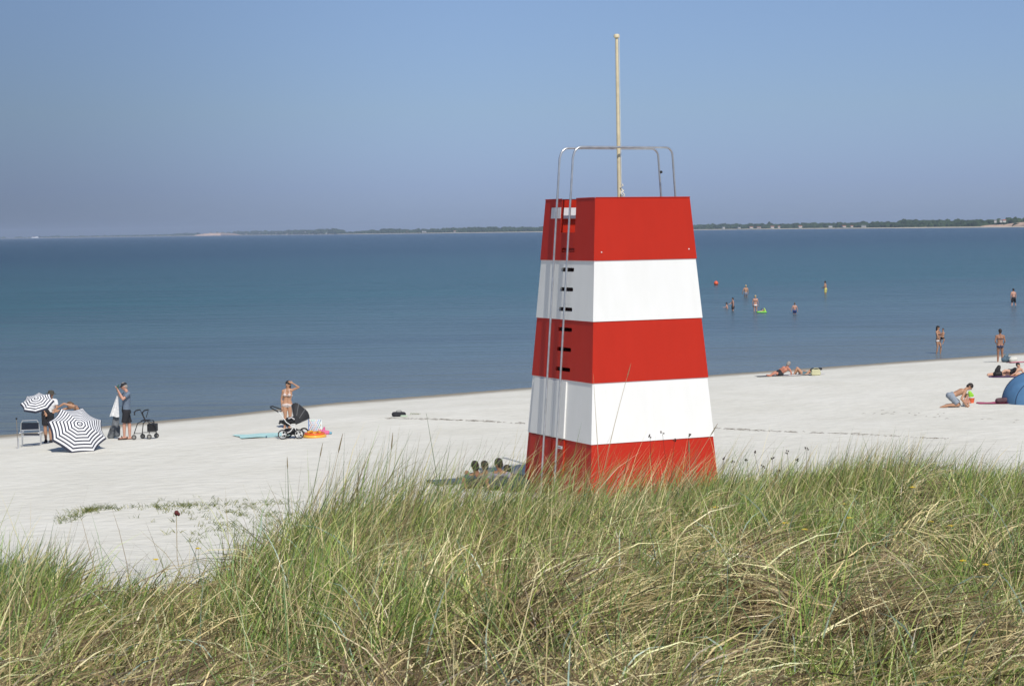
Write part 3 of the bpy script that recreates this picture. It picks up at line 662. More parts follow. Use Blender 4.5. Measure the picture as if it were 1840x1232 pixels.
# folding chair seen from behind
def cp(zx,zy,dy=0): return atY(*R1(zx,zy),YC+dy)
cb=cp(310,790); 
e=empty('folding_chair',cb,'low aluminium folding chair with dark blue fabric facing the sea','chair')
def loc(p): return p-cb
NV=mat('chair_navy',(.015,.022,.04),.8,.1,bump=.1)
g0=g1(cb.x,cb.y)-cb.z
def cpl(zx,zy,dy=0): return loc(cp(zx,zy,dy))
a=MB(); a.tube([cpl(208,640,0),cpl(212,560,-.06),cpl(226,532,-.1),cpl(368,526,-.1),cpl(384,550,-.06),cpl(400,640,0)],.014,8); fr_=a.build('back_frame',ALU,e,smooth=True)
a=MB(); a.sheet(lambda u,v: cpl(214+u*174,552+v*76,-.085+.07*v+.03*math.sin(math.pi*u)),6,4,th=.008); a.build('backrest',NV,e)
a=MB(); a.sheet(lambda u,v: cpl(240+u*155,662+v*14,.0+.42*(1-v)+.0),6,4,th=.01); a.build('seat',NV,e)
a=MB(); a.tube([cpl(214,628,-.03),cpl(395,622,-.03)],.013,8); a.tube([cpl(220,690,0),cpl(400,684,0)],.012,8); a.build('crossbar',ALU,e,smooth=True)
for x in (218,404):
    a=MB(); a.box((cpl(x,648,.05)+cpl(x,648,.38))/2,(.045,.40,.022)); a.build('armrest',mat('plastic_white',(.75,.75,.75),.5),e)
    a=MB(); p0=cpl(x,650,0); p1=cpl(x+3,800,-.02); p1.z=g0; a.tube([p0,p1],.012,8); a.build('leg',ALU,e,smooth=True)
    a=MB(); p0=cpl(x+12,655,.36); p1=cpl(x+8,770,.4); p1.z=g1(cb.x+p1.x,cb.y+p1.y)-cb.z; a.tube([p0,p1],.012,8); a.build('leg',ALU,e,smooth=True)
sb=atG(*R1(180,812)); e=empty('parasol_spike',sb,'thin metal pole with a black tip stuck in the sand beside the folding chair','pole')
tp=atY(*R1(165,512),sb.y)-sb
a=MB(); a.tube([V((0,0,-.1)),tp],.011,8); a.build('shaft',mat('rusty_steel',(.25,.22,.18),.5,.2,metal=.4),e,smooth=True)
a=MB(); a.ell(tp,(.03,.03,.03)); a.build('knob',BLK,e,smooth=True)
a=MB(); a.tube([V((.012,0,.0)),V((.014,0,.32))],.024,8); a.build('sleeve',ALU,e,smooth=True)
# bag and towel in front of the cap man
YG=Yg(R1,1110,712)
def gp(zx,zy,dy=0): return atY(*R1(zx,zy),YG+dy)
gb=gp(1110,712)
a=MB(); BG=mat('bag_grey',(.13,.14,.15),.7,.65,5,bump=.5,bscale=14)
a.cap(gp(1110,690),gp(1150,640),.10,.12); a.cap(gp(1150,640),gp(1165,500),.13,.10); a.cap(gp(1165,500),gp(1180,280),.07,.03); a.cap(gp(1175,670),gp(1180,600),.09,.08); a.cap(gp(1085,690),gp(1120,600),.04,.05)
o=a.build('beach_bag',BG,None,gb,remesh=.015); tag(o,'tall slumped grey and black bag in front of the man in the cap','bag')
a=MB(); a.sheet(lambda u,v: gp(1168+u*16-70*v*(1-u)+10*u*v, 285+205*v-6*math.sin(u*6), -.12-.03*math.sin(u*9+v*2)-.05*v),8,12,th=.008)
o=a.build('towel',WHC,None,gb,smooth=True); tag(o,'white towel hanging over the tall grey bag','towel')
# walker
YR=Yg(R1,1480,716)
def rp(zx,zy,dy=0): return atY(*R1(zx,zy),YR+dy)-rb
rb=V((0,0,0)); rb=rp(1460,716); rb.z=g1(rb.x,rb.y); e=empty('walker',rb,'black four wheeled walker standing beside the man in the cap','walker')
BM=mat('black_metal',(.02,.02,.022),.4,.1)
RUB=mat('rubber_grey',(.06,.058,.055),.8,.1)
for zx,dy in ((1342,-.25),(1495,-.25),(1430,.25),(1568,.25)):
    c=rp(zx,690,dy); c.z=.078+g1(rb.x+c.x,rb.y+c.y)-rb.z
    a=MB(); a.tube([c+V((math.cos(t*math.pi/8)*.058,0,math.sin(t*math.pi/8)*.058)) for t in range(17)],.019,8,cap=False); w_=a.build('wheel',RUB,e,smooth=True)
    a=MB(); a.tube([c-V((0,.014,0)),c+V((0,.014,0))],.045,12); a.build('rim',mat('hub_grey',(.25,.24,.22),.5),w_)
for dy,ox in ((-.25,0),(.25,82)):
    a=MB(); a.tube([rp(1342+ox,668,dy),rp(1378+ox*.7,560,dy),rp(1450+ox*.3,525,dy),rp(1530+ox*.1,530,dy),rp(1568,640 if ox else 600,dy)],.014,8); a.tube([rp(1495+ox*.88,660,dy),rp(1500+ox*.5,560,dy),rp(1455,520,dy),rp(1352+ox*.95,470,dy) if 0 else rp(1440,490,dy)],.013,8)
    a.tube([rp(1450,525,dy),rp(1418+ox*.1,455,dy)],.013,8); a.build('side_frame',BM,e,smooth=True)
    a=MB(); a.tube([rp(1350+ox,478,dy),rp(1345+ox,450,dy),rp(1365+ox,430,dy),rp(1405+ox,422,dy)],.02,8); a.build('handgrip',BM,e,smooth=True)
    a=MB(); a.tube([rp(1405+ox,424,dy),rp(1440+ox*.3,500,dy)],.011,8); a.build('handle_stem',BM,e,smooth=True)
a=MB(); a.tube([rp(1342,660,-.25),rp(1430,660,.25)],.01,6); a.tube([rp(1430,650,-.22),rp(1575,650,-.22)],.01,6); a.build('crossbar',BM,e)
a=MB(); a.box((rp(1528,600,0)),(.26,.34,.22)); a.build('basket',mat('basket_black',(.015,.015,.017),.7,.1,bump=.5,bscale=80),e)
a=MB(); a.box(rp(1460,528,0),(.22,.36,.025)); a.build('seat',BM,e)
# -- woman with pram
YW_=Yg(R2,640,606)
WB=cloth('bikini_white',(.62,.52,.48))
person('woman in light bikini with one hand on her head standing behind the pram',R2,YW_,dict(H=(655,170),N=(650,218),P=(648,372),S1=(608,238,0),S2=(692,228,0),E1=(590,320,.02),W1=(596,400,-.03),
 E2=(762,198,-.03),W2=(702,158,-.06),K1=(628,480,-.02),A1=(622,595,0),T1=(610,605,-.15),K2=(676,480,-.02),A2=(668,597,.0),T2=(675,607,-.15)),F=(-.35,-.75,-.95),sk='tan',hair='dark',long=True,female=True,
 wear=(('bikini_top',WB),('bikini_bottom',WB)),vox=.010,hands={'2':(-.9,0,.35)})
YP=Yg(R2,690,712)
pb=atG(*R2(690,712)); 
def pp_(zx,zy,dy=0): return atY(*R2(zx,zy),YP+dy)-pb
e=empty('pram',pb,'black pram with raised hood and white chassis beside the woman in the bikini','pram')
TY=mat('tyre_black',(.02,.02,.02),.8); RIMW=mat('rim_white',(.6,.6,.58),.4)
for zx,zy,dy in ((602,672,-.27),(766,668,-.27),(650,636,.27),(815,632,.27)):
    c=pp_(zx,zy,dy); c.z=.142+g1(pb.x+c.x,pb.y+c.y)-pb.z
    a=MB(); a.tube([c+V((math.cos(t*math.pi/12)*.125,0,math.sin(t*math.pi/12)*.125)) for t in range(25)],.019,8,cap=False); w_=a.build('wheel',TY,e,smooth=True)
    a=MB(); a.tube([c+V((math.cos(t*math.pi/12)*.105,-.005,math.sin(t*math.pi/12)*.105)) for t in range(25)],.008,6,cap=False)
    for s in range(3): q=s*2.09; a.tube([c,c+V((math.cos(q)*.105,0,math.sin(q)*.105))],.012,5)
    a.tube([c-V((0,.03,0)),c+V((0,.03,0))],.026,8); a.build('rim',RIMW,w_)
for dy in (-.24,.24):
    a=MB(); a.tube([pp_(760,668,dy),pp_(720,600,dy),pp_(640,550,dy),pp_(560,440,dy)],.014,8); a.tube([pp_(604,672,dy),pp_(680,640,dy),pp_(740,560,dy)],.014,8); a.build('chassis',mat('chassis_white',(.72,.72,.70),.4),e,smooth=True)
a=MB(); a.tube([pp_(560,445,-.24),pp_(480,402,-.24),pp_(482,392,-.2),pp_(482,392,.2),pp_(500,388,.24),pp_(590,420,.24)],.02,8); a.tube([pp_(560,445,-.24),pp_(600,430,.24)],.014,8); a.build('handle',BM,e,smooth=True)
PB=mat('pram_black',(.018,.018,.02),.7,.15,bump=.2)
a=MB(); a.cap(pp_(660,530,-.12),pp_(760,520,-.12),.10,.12); a.cap(pp_(660,530,.12),pp_(760,520,.12),.10,.12); a.cap(pp_(580,540,0),pp_(660,560,0),.05,.09); a.build('carrycot',PB,e,remesh=.02)
def hood(u,v):
    # fan of a quarter shell hinged at the cot
    ang=R(112)-u*R(98); h0=pp_(742,560,0); r=.385+.02*math.sin(u*9); w_=math.sin(math.pi*v); y=(v-.5)*.52
    q=(1-abs(v-.5)*2)**.45; return h0+V((math.cos(ang)*r*q,y,math.sin(ang)*r*q*1.5))
a=MB(); a.sheet(hood,10,14,th=.012); hd=a.build('hood',PB,e)
for u in (0,.33,.66,1):
    a=MB(); a.tube([hood(u,v/14) for v in range(1,14)],.011,6); a.build('hoop',mat('hoop_grey',(.12,.12,.12),.6),hd)
a=MB(); a.cap(pp_(650,640,0),pp_(730,640,0),.10,.10); a.build('shopping_basket',PB,e,remesh=.02)
a=MB(); a.tube([pp_(660,512,-.24),pp_(690,500,-.26),pp_(720,520,-.24)],.022,8); a.build('bumper_bar',mat('bar_pale',(.5,.48,.48),.5),e,smooth=True)
a=MB(); a.box(pp_(590,545,0),(.14,.34,.05),Matrix.Rotation(R(-30),3,'Y')); a.build('footrest',BM,e)
# towels etc
def ground_sheet(name,label,cat,cx,cy,rg,hw,hd_,m,ang=0.0,lift=.014,wr=.008,mats=None,seed=0):
    c=atG(*rg(cx,cy)); rr=random.Random(seed); ph=[rr.uniform(0,6) for _ in range(6)]
    ca,sa=math.cos(ang),math.sin(ang)
    def f(u,v):
        a_=(u-.5)*2*hw*(1+.05*math.sin(v*7+ph[0])); b_=(v-.5)*2*hd_*(1+.06*math.sin(u*6+ph[1])); x=c.x+a_*ca-b_*sa; y=c.y+a_*sa+b_*ca
        return (x,y,g1(x,y)+lift+wr*(math.sin(u*11+ph[2]+v*3)+math.sin(v*13+ph[3]-u*5)+1.6))
    a=MB(); a.sheet(f,16,12,th=.004); o=a.build(name,m,None,c,smooth=True); return tag(o,label,cat)
TURQ=cloth('turquoise',(.42,.64,.62))
ground_sheet('towel','pale turquoise towel spread on the sand left of the pram','towel',395,688,R2,.72,.75,TURQ,.35,seed=1,wr=.010)
# dotted windbreak
YD=Yg(R2,930,655); db=atG(*R2(930,662))
def dp(zx,zy,dy=0): return atY(*R2(zx,zy),YD+dy)-db
e=empty('beach_bag',db,'square white beach bag with coloured dots behind the toy dinghy','bag')
DW=mat('dotted_white',(.72,.78,.78),.7,.04)
a=MB(); a.sheet(lambda u,v: dp(862+132*u,520+135*v,-.04-.05*math.sin(math.pi*u)*math.sin(math.pi*v)),8,8); a.sheet(lambda u,v: dp(862+132*(1-u),520+135*v,.06+.04*math.sin(math.pi*u)*math.sin(math.pi*v)),8,8)
a.sheet(lambda u,v: dp(862,520+135*v,-.04+.10*(1-u)),2,4); a.sheet(lambda u,v: dp(994,520+135*v,-.04+.10*u),2,4); bd=a.build('bag_body',DW,e,smooth=True)
DC=[mat('dot_%s'%n,c,.7,.02) for n,c in (('blue',(.03,.10,.5)),('red',(.6,.05,.04)),('green',(.04,.35,.08)),('navy_blue',(.02,.03,.15)),('orange',(.7,.25,.03)))]
random.seed(5); a=MB()
for i in range(6):
    for jx in range(6):
        zx=872+jx*22+(i%2)*11; zy=530+i*22
        if zx>988: continue
        c=dp(zx,zy,-.075-.04*math.sin(math.pi*(zx-862)/132)*math.sin(math.pi*(zy-520)/135)); a.tube([c,c+V((0,.012,0))],.015,8,mi=random.randrange(5))
a.build('dots',DC,bd)
a=MB(); a.tube([dp(862,655,-.04),dp(862,515,-.04)],.012,6); a.build('edge',mat('piping_blue',(.05,.15,.45)),bd)
# toy dinghy
tb=atG(*R2(922,700)); e=empty('toy_dinghy',tb,'small orange and yellow inflatable toy dinghy beside the pram','inflatable')
OR=mat('vinyl_orange',(.75,.13,.03),.3,.04); YE=mat('vinyl_yellow',(.78,.42,.06),.3,.04); 
def ringpath(rx,ry,z): return [V((math.cos(t*math.pi/14)*rx,math.sin(t*math.pi/14)*ry,z)) for t in range(29)]
a=MB(); a.tube(ringpath(.30,.34,.045),.05,10,cap=False); a.build('lower_tube',YE,e,smooth=True)
a=MB(); a.tube(ringpath(.27,.31,.115),.035,10,cap=False); a.build('upper_tube',OR,e,smooth=True)
a=MB(); a.tube([V((-.22,0,.10)),V((.22,0,.10))],.04,10); a.build('seat',mat('vinyl_red',(.6,.04,.03),.3),e,smooth=True)
a=MB(); a.ell((0,0,.03),(.25,.3,.015)); a.build('bottom',YE,e,smooth=True)
a=MB(); a.cap((-.17,-.1,.16),(-.08,.05,.17),.045,.04); a.cap((.08,.1,.15),(.16,-.05,.15),.04,.045); a.cap((-.02,-.15,.14),(.05,-.1,.15),.035,.03); o=a.build('toy_bag',mat('vinyl_mixed',(.7,.35,.04),.4,.3),None); o.location=tb; tag(o,'small orange toys heaped in the inflatable dinghy','toys')
a=MB(); k_=atG(*R2(1010,672)); a.cap((-.1,0,.07),(.12,0,.06),.08,.07); a.cap((0,.1,.12),(.02,.1,.2),.05,.03); o=a.build('bag',mat('pink_cloth',(.62,.14,.28),.7,.2),None,remesh=.015); o.location=k_; tag(o,'pink cloth bag to the right of the toy dinghy','bag')
a=MB(); k_=atG(*R2(1058,670)); a.cap((-.06,0,.05),(.08,0,.04),.05,.04); o=a.build('beach_ball',mat('teal_vinyl',(.12,.32,.42),.5,.25),None,remesh=.012); o.location=k_; tag(o,'small blue grey bundle to the right of the pink bag','bundle')
# dark bag further along
k_=atG(*R2(1768,492)); e=empty('holdall',k_,'small black holdall lying alone on the sand','bag')
a=MB(); a.cap((-.16,0,.08),(.15,0,.08),.085,.08); a.box((0,0,.05),(.34,.18,.1)); a.build('bag_body',BLK,e,remesh=.015)
a=MB(); a.tube([(-.1,-.02,.14),(-.06,-.03,.2),(.06,-.03,.2),(.1,-.02,.14)],.01,6); a.build('strap',BLK,e,smooth=True)
k_=atG(*R2(1815,495)); a=MB(); a.cap((-.08,0,.03),(.1,0,.03),.035,.03); o=a.build('cloth_bundle',mat('cloth_palegreen',(.45,.55,.42),.8,.2),None,remesh=.012); o.location=k_; tag(o,'pale green cloth crumpled against the black holdall','cloth')

# -- tower shade group
def recl(label,zx,zy,Yo,hair,top,F,k=1.0,sk='brown',kind='tshirt'):
    Y=40.6+Yo; s=620/41*Y/ Y
    z=lambda m: m*620
    gx,gy=R8(zx,zy); head=atY(gx,gy,Y); gnd=g1(head.x,Y)
    rg=lambda a,b:(a,b)
    pxm=FPX/Y
    def q(dx,zh,dy=0): 
        # metres relative to head column, height over the sand
        py=gy+(head.z-(gnd+zh))*pxm; return (gx+dx*pxm,py,dy)
    hh=head.z-gnd
    J=dict(H=q(0,hh),N=q(.03,hh-.17,.0),P=q(-.05,.12,.30),S1=q(-.17,hh-.23,.02),S2=q(.21,hh-.23,.02),E1=q(-.26,.22,-.05),W1=q(-.2,.06,-.22),E2=q(.30,.22,-.05),W2=q(.25,.06,-.22),
      K1=q(-.18,.38,.65),A1=q(-.15,.07,1.0),K2=q(.08,.30,.68),A2=q(.1,.07,1.05))
    return person(label,rg,Y,J,F=F,k=k,sk=sk,hair=hair,long=False,wear=((kind,top),('shorts',BLK)),vox=.014,face=False)
recl('person with dark hair in dark top reclining farthest left beside the tower',715,440,.5,'dark',cloth('dark_slate',(.06,.08,.11)),(-.6,.8,0))
recl('person with dark hair in blue top reclining second from left beside the tower',848,432,.9,'dark',cloth('mid_blue',(.12,.17,.24)),(-.7,.6,0),k=.92)
recl('person with dark hair in pale lilac shirt reclining beside the tower',1040,405,.0,'dark',cloth('pale_lilac',(.26,.25,.30)),(-.8,.5,.1))
recl('person with black hair in dark green top lying closest to the tower wall',1160,490,.5,'dark',cloth('dark_green',(.05,.08,.07)),(-.6,.8,0),k=.95)
ground_sheet('blanket','dark blue grey blanket under the people resting beside the tower','blanket',760,640,R8,1.1,.6,cloth('slate_blanket',(.10,.13,.17)),.2,seed=9)
# dark green pack by the tower wall
k_=atY(*R8(1285,520),40.4); k_.z=g1(k_.x,k_.y); a=MB(); a.cap((-.16,0,.16),(.16,0,.17),.15,.14); a.cap((-.05,0,.3),(.1,0,.3),.07,.06); o=a.build('rucksack',mat('pack_green',(.05,.07,.06),.8,.3),None,remesh=.02); o.location=k_; tag(o,'dark green rucksack leaning by the left wall of the tower','rucksack')

# -- bathers in the sea
def stand(label,rg,zx,ztop,zw,Y,hgt,F,lean=0,sx=1,**kw):
    """standing figure: head top row, water row; body continues below the surface"""
    px,pyt=rg(zx,ztop); pxm=FPX/Y; k=hgt/1.75
    r=lambda a,b:(a,b)
    f=V(F); f.z=0; f.normalize(); sd=V((-f.y,f.x,0))
    def q(s,h,fo=0):   # side, height from the top, forward
        s*=k; h*=k; fo*=k
        w=sd*s+f*fo; return (px+(w.x)*pxm,pyt+h*pxm,w.y)
    l=lean
    J=dict(H=q(0,.115,l*1.0),N=q(0,.29,l*.8),P=q(0,.83,0),S1=q(-.18,.35,l*.7),S2=q(.18,.35,l*.7),E1=q(-.23,.64,l*.6),W1=q(-.22,.86,l*.6+.05),E2=q(.23,.64,l*.6),W2=q(.22,.86,l*.6+.05),
      K1=q(-.1,1.24,.03),A1=q(-.11,1.67,-.02),K2=q(.1,1.24,.03),A2=q(.11,1.67,-.02))
    J.update({n:q(*t) for n,t in kw.pop('over',{}).items()})
    return person(label,r,Y,J,F=F,k=k,vox=kw.pop('vox',.018),**kw)
G1='bathers standing in the shallow sea'
stand('bather seen from behind in dark and white shorts farther out than the others',R6,492,195,325,Yw(R6,492,325),1.75,(-.2,1,0),hair='blonde',sk='tan',wear=(('shorts',cloth('dark_white',(.20,.22,.27))),),over={'W2':(.32,.80,.05),'E2':(.29,.60,0)},face=False)
stand('bather in black shorts standing beside the crouching pink skinned bather',R6,350,335,478,Yw(R6,340,478),1.55,(-.9,-.3,0),hair='dark',sk='pink',wear=(('shorts',BLK),),lean=.03,over={'E1':(-.2,.55,.15),'W1':(-.18,.62,.35)})
stand('pink skinned bather crouching in the water to the left of black shorts',R6,290,388,452,Yw(R6,290,462)+1,1.45,(-.9,.2,0),hair='dark',sk='pink',wear=(('shorts',BLK),),lean=.1,over={'W1':(-.2,.5,.3),'W2':(.2,.5,.32),'E1':(-.22,.5,.15),'E2':(.22,.5,.15)},face=False)
stand('blonde bather in brown and white bikini standing beside the green float',R6,597,308,480,Yw(R6,600,482),1.68,(.1,1,0),hair='blonde',sk='pink',female=True,wear=(('bikini_top',cloth('brown_cloth',(.2,.10,.05))),('bikini_bottom',WHC)),face=False)
stand('boy in blue shorts wading alone in thigh deep water',R6,1030,390,512,Yw(R6,1030,515),1.35,(.1,1,0),hair='brown',sk='pink',wear=(('shorts',NAVY),),over={'E1':(-.27,.6,0),'W1':(-.3,.85,.02),'E2':(.28,.6,0),'W2':(.33,.82,.02)},face=False)
stand('man in long yellow shorts wading far out and looking down',R6,1372,152,292,Yw(R6,1385,295),1.72,(-.9,.4,0),hair='dark',sk='tan',lean=.07,wear=(('long_shorts',YEL),),over={'E1':(-.2,.58,.05),'W1':(-.12,.66,.28),'E2':(.2,.58,.05),'W2':(.1,.66,.28)})
stand('man in black shorts bending slightly as he wades at the far right',R7,1150,168,302,Yw(R7,1145,303),1.72,(-.35,.95,0),hair='dark',sk='pink',lean=.08,wear=(('long_shorts',BLK),),over={'K1':(-.16,1.22,.05),'A1':(-.22,1.65,-.02),'K2':(.14,1.22,0),'A2':(.2,1.65,-.05)},face=False)
YM=Yw(R7,570,690,-.05)
stand('dark haired woman carrying a small child at the water edge',R7,552,463,690,YM,1.62,(.85,-.5,0),hair='dark',long=True,sk='tan',female=True,wear=(('bikini_top',cloth('skin_tone',(.25,.14,.10))),('bikini_bottom',WHC),),over={'E1':(-.2,.6,.1),'W1':(-.1,.62,.30),'E2':(.2,.6,.1),'W2':(.1,.70,.30),'K1':(-.09,1.22,.03),'A1':(-.1,1.60,-.05),'K2':(.07,1.2,.15),'A2':(.08,1.6,.10)},vox=.013)
mq=atY(*R7(590,492),YM-.05)
r_=lambda a,b:(a,b)
def qq(zx,zy,dy=0): 
    a_,b_=R7(zx,zy); return (a_,b_,dy)
person('small dark haired child held on the hip of the wading woman',r_,YM-.12,dict(H=qq(592,492),N=qq(592,512),P=qq(587,556),S1=qq(600,518,-.06),S2=qq(584,518,.06),E1=qq(596,535,-.1),W1=qq(578,540,-.12),E2=qq(580,532,.1),W2=qq(566,528,.08),
 K1=qq(600,575,-.1),A1=qq(592,600,-.08),K2=qq(574,574,.12),A2=qq(568,592,.16)),F=(-.6,-.7,0),k=.58,sk='tan',hair='dark',wear=(('shorts',BLK),),vox=.012)
WY=Yg(R7,1052,748)
stand('woman in dark bikini standing on the wet sand with her back turned',R7,1043,488,748,WY,1.66,(.05,1,0),hair='dark',sk='brown',female=True,lean=.03,wear=(('bikini_top',cloth('navy_bikini',(.03,.035,.07))),('bikini_bottom',cloth('navy_bikini',(.03,.035,.07)))),over={'W1':(-.17,.72,.16),'W2':(.17,.72,.16),'E1':(-.24,.60,.0),'E2':(.24,.60,.0)},face=False,vox=.013)
# float and child
YF=Yw(R6,665,500); fb=atZ(*R6(664,500)); e=empty('green_float',fb,'bright green inflatable float lying on the water','float')
GV=mat('vinyl_green',(.18,.62,.04),.3,.05)
a=MB(); a.cap((-.32,-.16,.05),(.34,-.16,.05),.06,.07); a.cap((-.32,.16,.05),(.34,.16,.05),.06,.07); a.cap((-.3,-.14,.05),(-.3,.14,.05),.06,.06); a.box((0,0,.03),(.6,.3,.04)); a.build('mattress',GV,e,remesh=.02)
a=MB(); a.cap((.28,-.12,.12),(.22,-.1,.32),.07,.05); a.cap((.28,.12,.12),(.22,.1,.32),.07,.05); a.cap((.22,-.1,.3),(.22,.1,.3),.05,.05); a.build('headrest',mat('vinyl_lime',(.45,.60,.12),.35),e,remesh=.02)
def qf(zx,zy,dy=0):
    a_,b_=R6(zx,zy); return (a_,b_,dy)
person('small dark haired child lying on the bright green float',r_,YF,dict(H=qf(672,467),N=qf(684,476),P=qf(672,486,.1),S1=qf(684,478,-.1),S2=qf(690,478,.1),E1=qf(670,482,-.16),W1=qf(655,486,-.2),E2=qf(676,482,.16),W2=qf(660,484,.2),
 K1=qf(650,484,0),A1=qf(630,489,.02),K2=qf(652,484,.15),A2=qf(632,489,.15)),F=(-.8,-.2,.5),k=.6,sk='fair',hair='dark',wear=(('shorts',WHC),),vox=.015,face=False)
bq=atZ(*R6(164,196)); e=empty('buoy',bq,'round orange red buoy floating beyond the bathers','buoy')
a=MB(); a.ell((0,0,.2),(.27,.27,.27)); a.build('float_ball',mat('buoy_orange',(.75,.12,.05),.4,.06),e,smooth=True)
a=MB(); a.tube([(0,0,.46),(0,0,.54)],[.05,.03],8); a.build('eye',mat('buoy_orange',(.75,.12,.05)),e,smooth=True)

# -- beach right
YS=Yg(R6,950,1198)
TRD=cloth('towel_dark',(.10,.10,.13)); TW=cloth('towel_pale',(.60,.58,.56))
def pj(rg,Yb,zx,zy,dy=0): a_,b_=rg(zx,zy); return (a_,b_,dy)
w6=lambda zx,zy,dy=0: pj(R6,YS,zx,zy,dy)
person('grey haired tanned man leaning on one arm on a towel by the water',r_,YS+.2,dict(H=w6(962,1066),N=w6(945,1098),P=w6(868,1168,.05),S1=w6(975,1128,-.16),S2=w6(900,1112,.17),E1=w6(992,1158,-.2),W1=w6(992,1188,-.2),E2=w6(860,1130,.2),W2=w6(845,1170,.1),
 K1=w6(815,1165,-.08),A1=w6(762,1190,-.15),T1=w6(740,1185,-.2),K2=w6(812,1158,.15),A2=w6(760,1188,.1),T2=w6(742,1182,.1)),F=(.6,.6,0),sk='red',hair='grey',wear=(('shorts',BLK),),vox=.015,face=False)
person('sunbather lying on her back with bent knees beside the yellow bag',r_,YS+.5,dict(H=w6(1204,1152,.1),N=w6(1180,1162,.1),P=w6(1105,1172,.0),S1=w6(1174,1168,-.12),S2=w6(1178,1155,.25),E1=w6(1150,1182,-.25),W1=w6(1120,1190,-.25),E2=w6(1150,1170,.35),W2=w6(1125,1160,.3),
 K1=w6(1058,1108,-.05),A1=w6(1022,1182,-.05),K2=w6(1070,1116,.2),A2=w6(1035,1178,.2)),F=(.1,-.1,1),sk='tan',hair='dark',long=True,female=True,wear=(('swimsuit',cloth('teal_suit',(.10,.16,.18))),),vox=.015,face=False)
ground_sheet('towel','dark beach towel under the grey haired man at the water edge','towel',850,1196,R6,.95,.45,TRD,.15,seed=2)
ground_sheet('towel','pale beach towel under the sunbather with bent knees','towel',1110,1190,R6,.9,.45,TW,.1,seed=3)
yb=atG(*R6(1262,1192)); e=empty('beach_bag',yb,'pale yellow beach bag standing behind the sunbather','bag')
a=MB(); a.box((0,0,.14),(.36,.22,.24)); a.cap((-.12,0,.1),(.12,0,.1),.11,.11); a.build('bag_body',mat('bag_yellow',(.55,.53,.33),.8,.1),e,remesh=.02)
a=MB(); a.tube([(-.12,-.1,.24),(-.08,-.11,.33),(.08,-.11,.33),(.12,-.1,.24)],.012,6); a.build('handle',mat('bag_yellow',(.55,.53,.33)),e,smooth=True)
a=MB(); a.cap((-.12,.22,.22),(.26,.2,.27),.09,.06); o=a.build('clothes_pile',BLK,None,remesh=.02); o.location=yb; tag(o,'black clothes heaped on top of the yellow beach bag','clothes')
# kneeling man and child
YK=Yg(R7,690,1106)
w7=lambda zx,zy,dy=0: pj(R7,YK,zx,zy,dy)
person('shirtless man in grey blue shorts kneeling and bending over on the sand',r_,YK,dict(H=w7(803,944,0),N=w7(772,965,0),P=w7(652,1020,.0),S1=w7(765,985,-.17),S2=w7(762,975,.17),E1=w7(738,1040,-.24),W1=w7(775,1088,-.2),E2=w7(770,1030,.2),W2=w7(790,1080,.15),
 K1=w7(712,1088,-.12),A1=w7(612,1092,-.12),T1=w7(560,1098,-.12),K2=w7(720,1082,.12),A2=w7(615,1088,.12),T2=w7(570,1096,.12)),F=(.75,-.25,-.55),sk='tan',hair='dark',wear=(('long_shorts',GSH),),vox=.011)
person('small child squatting on the sand in front of the kneeling man',r_,YK+.15,dict(H=w7(782,1015,.0),N=w7(777,1032,0),P=w7(768,1076,.1),S1=w7(766,1040,-.06),S2=w7(788,1040,.08),E1=w7(762,1060,-.1),W1=w7(772,1078,-.14),E2=w7(798,1056,.08),W2=w7(806,1068,-.02),
 K1=w7(778,1066,-.14),A1=w7(772,1096,-.1),K2=w7(795,1066,.0),A2=w7(792,1094,.05)),F=(.8,-.5,-.2),k=.55,sk='pink',hair='blonde',wear=(('shorts',WHC),),vox=.011)
kb=atG(*R7(818,1072)); e=empty('toy_bucket',kb,'orange and white toy bucket with green spade in front of the child','bucket')
a=MB(); a.tube([(0,0,0),(0,0,.17)],[.07,.10],14); a.build('pail',mat('pail_orange',(.75,.14,.05),.4),e,smooth=True)
a=MB(); a.tube([(0,0,.17),(0,0,.195)],[.104,.104],14); a.build('rim',WHC,e,smooth=True)
a=MB(); a.cap((-.04,0,.2),(-.06,0,.34),.05,.06); a.cap((-.02,.02,.32),(.03,.02,.24),.04,.05); a.build('spade',mat('spade_green',(.30,.62,.05),.4),e,remesh=.012)
# tent
YT=Yg(R7,1150,1096); tb=atG(*R7(1095,1092)); 
TB=mat('tent_blue',(.095,.21,.37),.55,.12,3,bump=.15,bscale=5)
W_=1.15; Hh=1.02
e=empty('beach_tent',tb+V((W_+.10,0,0)),'blue pop up beach shelter at the right edge of the picture','tent')
def tent(u,v):
    ang=math.pi*(1-u); q=math.cos(v*math.pi/2)**.6; x=math.cos(ang)*W_*(.35+.65*q if 0 else q); 
    z=math.sin(ang)**.95*Hh*q; return (x, -.05+1.15*math.sin(v*math.pi/2), z)
a=MB(); a.sheet(lambda u,v: V((tent(u,v)[0],-tent(u,v)[1]+.9,tent(u,v)[2])),28,12,th=.006); a.build('canopy',TB,e,smooth=True)
a=MB(); a.tube([V((tent(i/28,0)[0],.96,tent(i/28,0)[2]+.01)) for i in range(29)],.02,8); a.build('hoop',mat('tent_trim',(.02,.04,.09),.6),e,smooth=True)
a=MB(); a.tube([V((tent(i/28,.5)[0],-tent(i/28,.5)[1]+.9,tent(i/28,.5)[2]+.01)) for i in range(29)],.012,8); a.build('hoop',mat('tent_trim',(.02,.04,.09)),e,smooth=True)
ground_sheet('towel','dark pink towel lying flat beside the blue beach shelter','towel',1000,1078,R7,.55,.3,cloth('dark_pink',(.38,.07,.14)),-.1,seed=5)
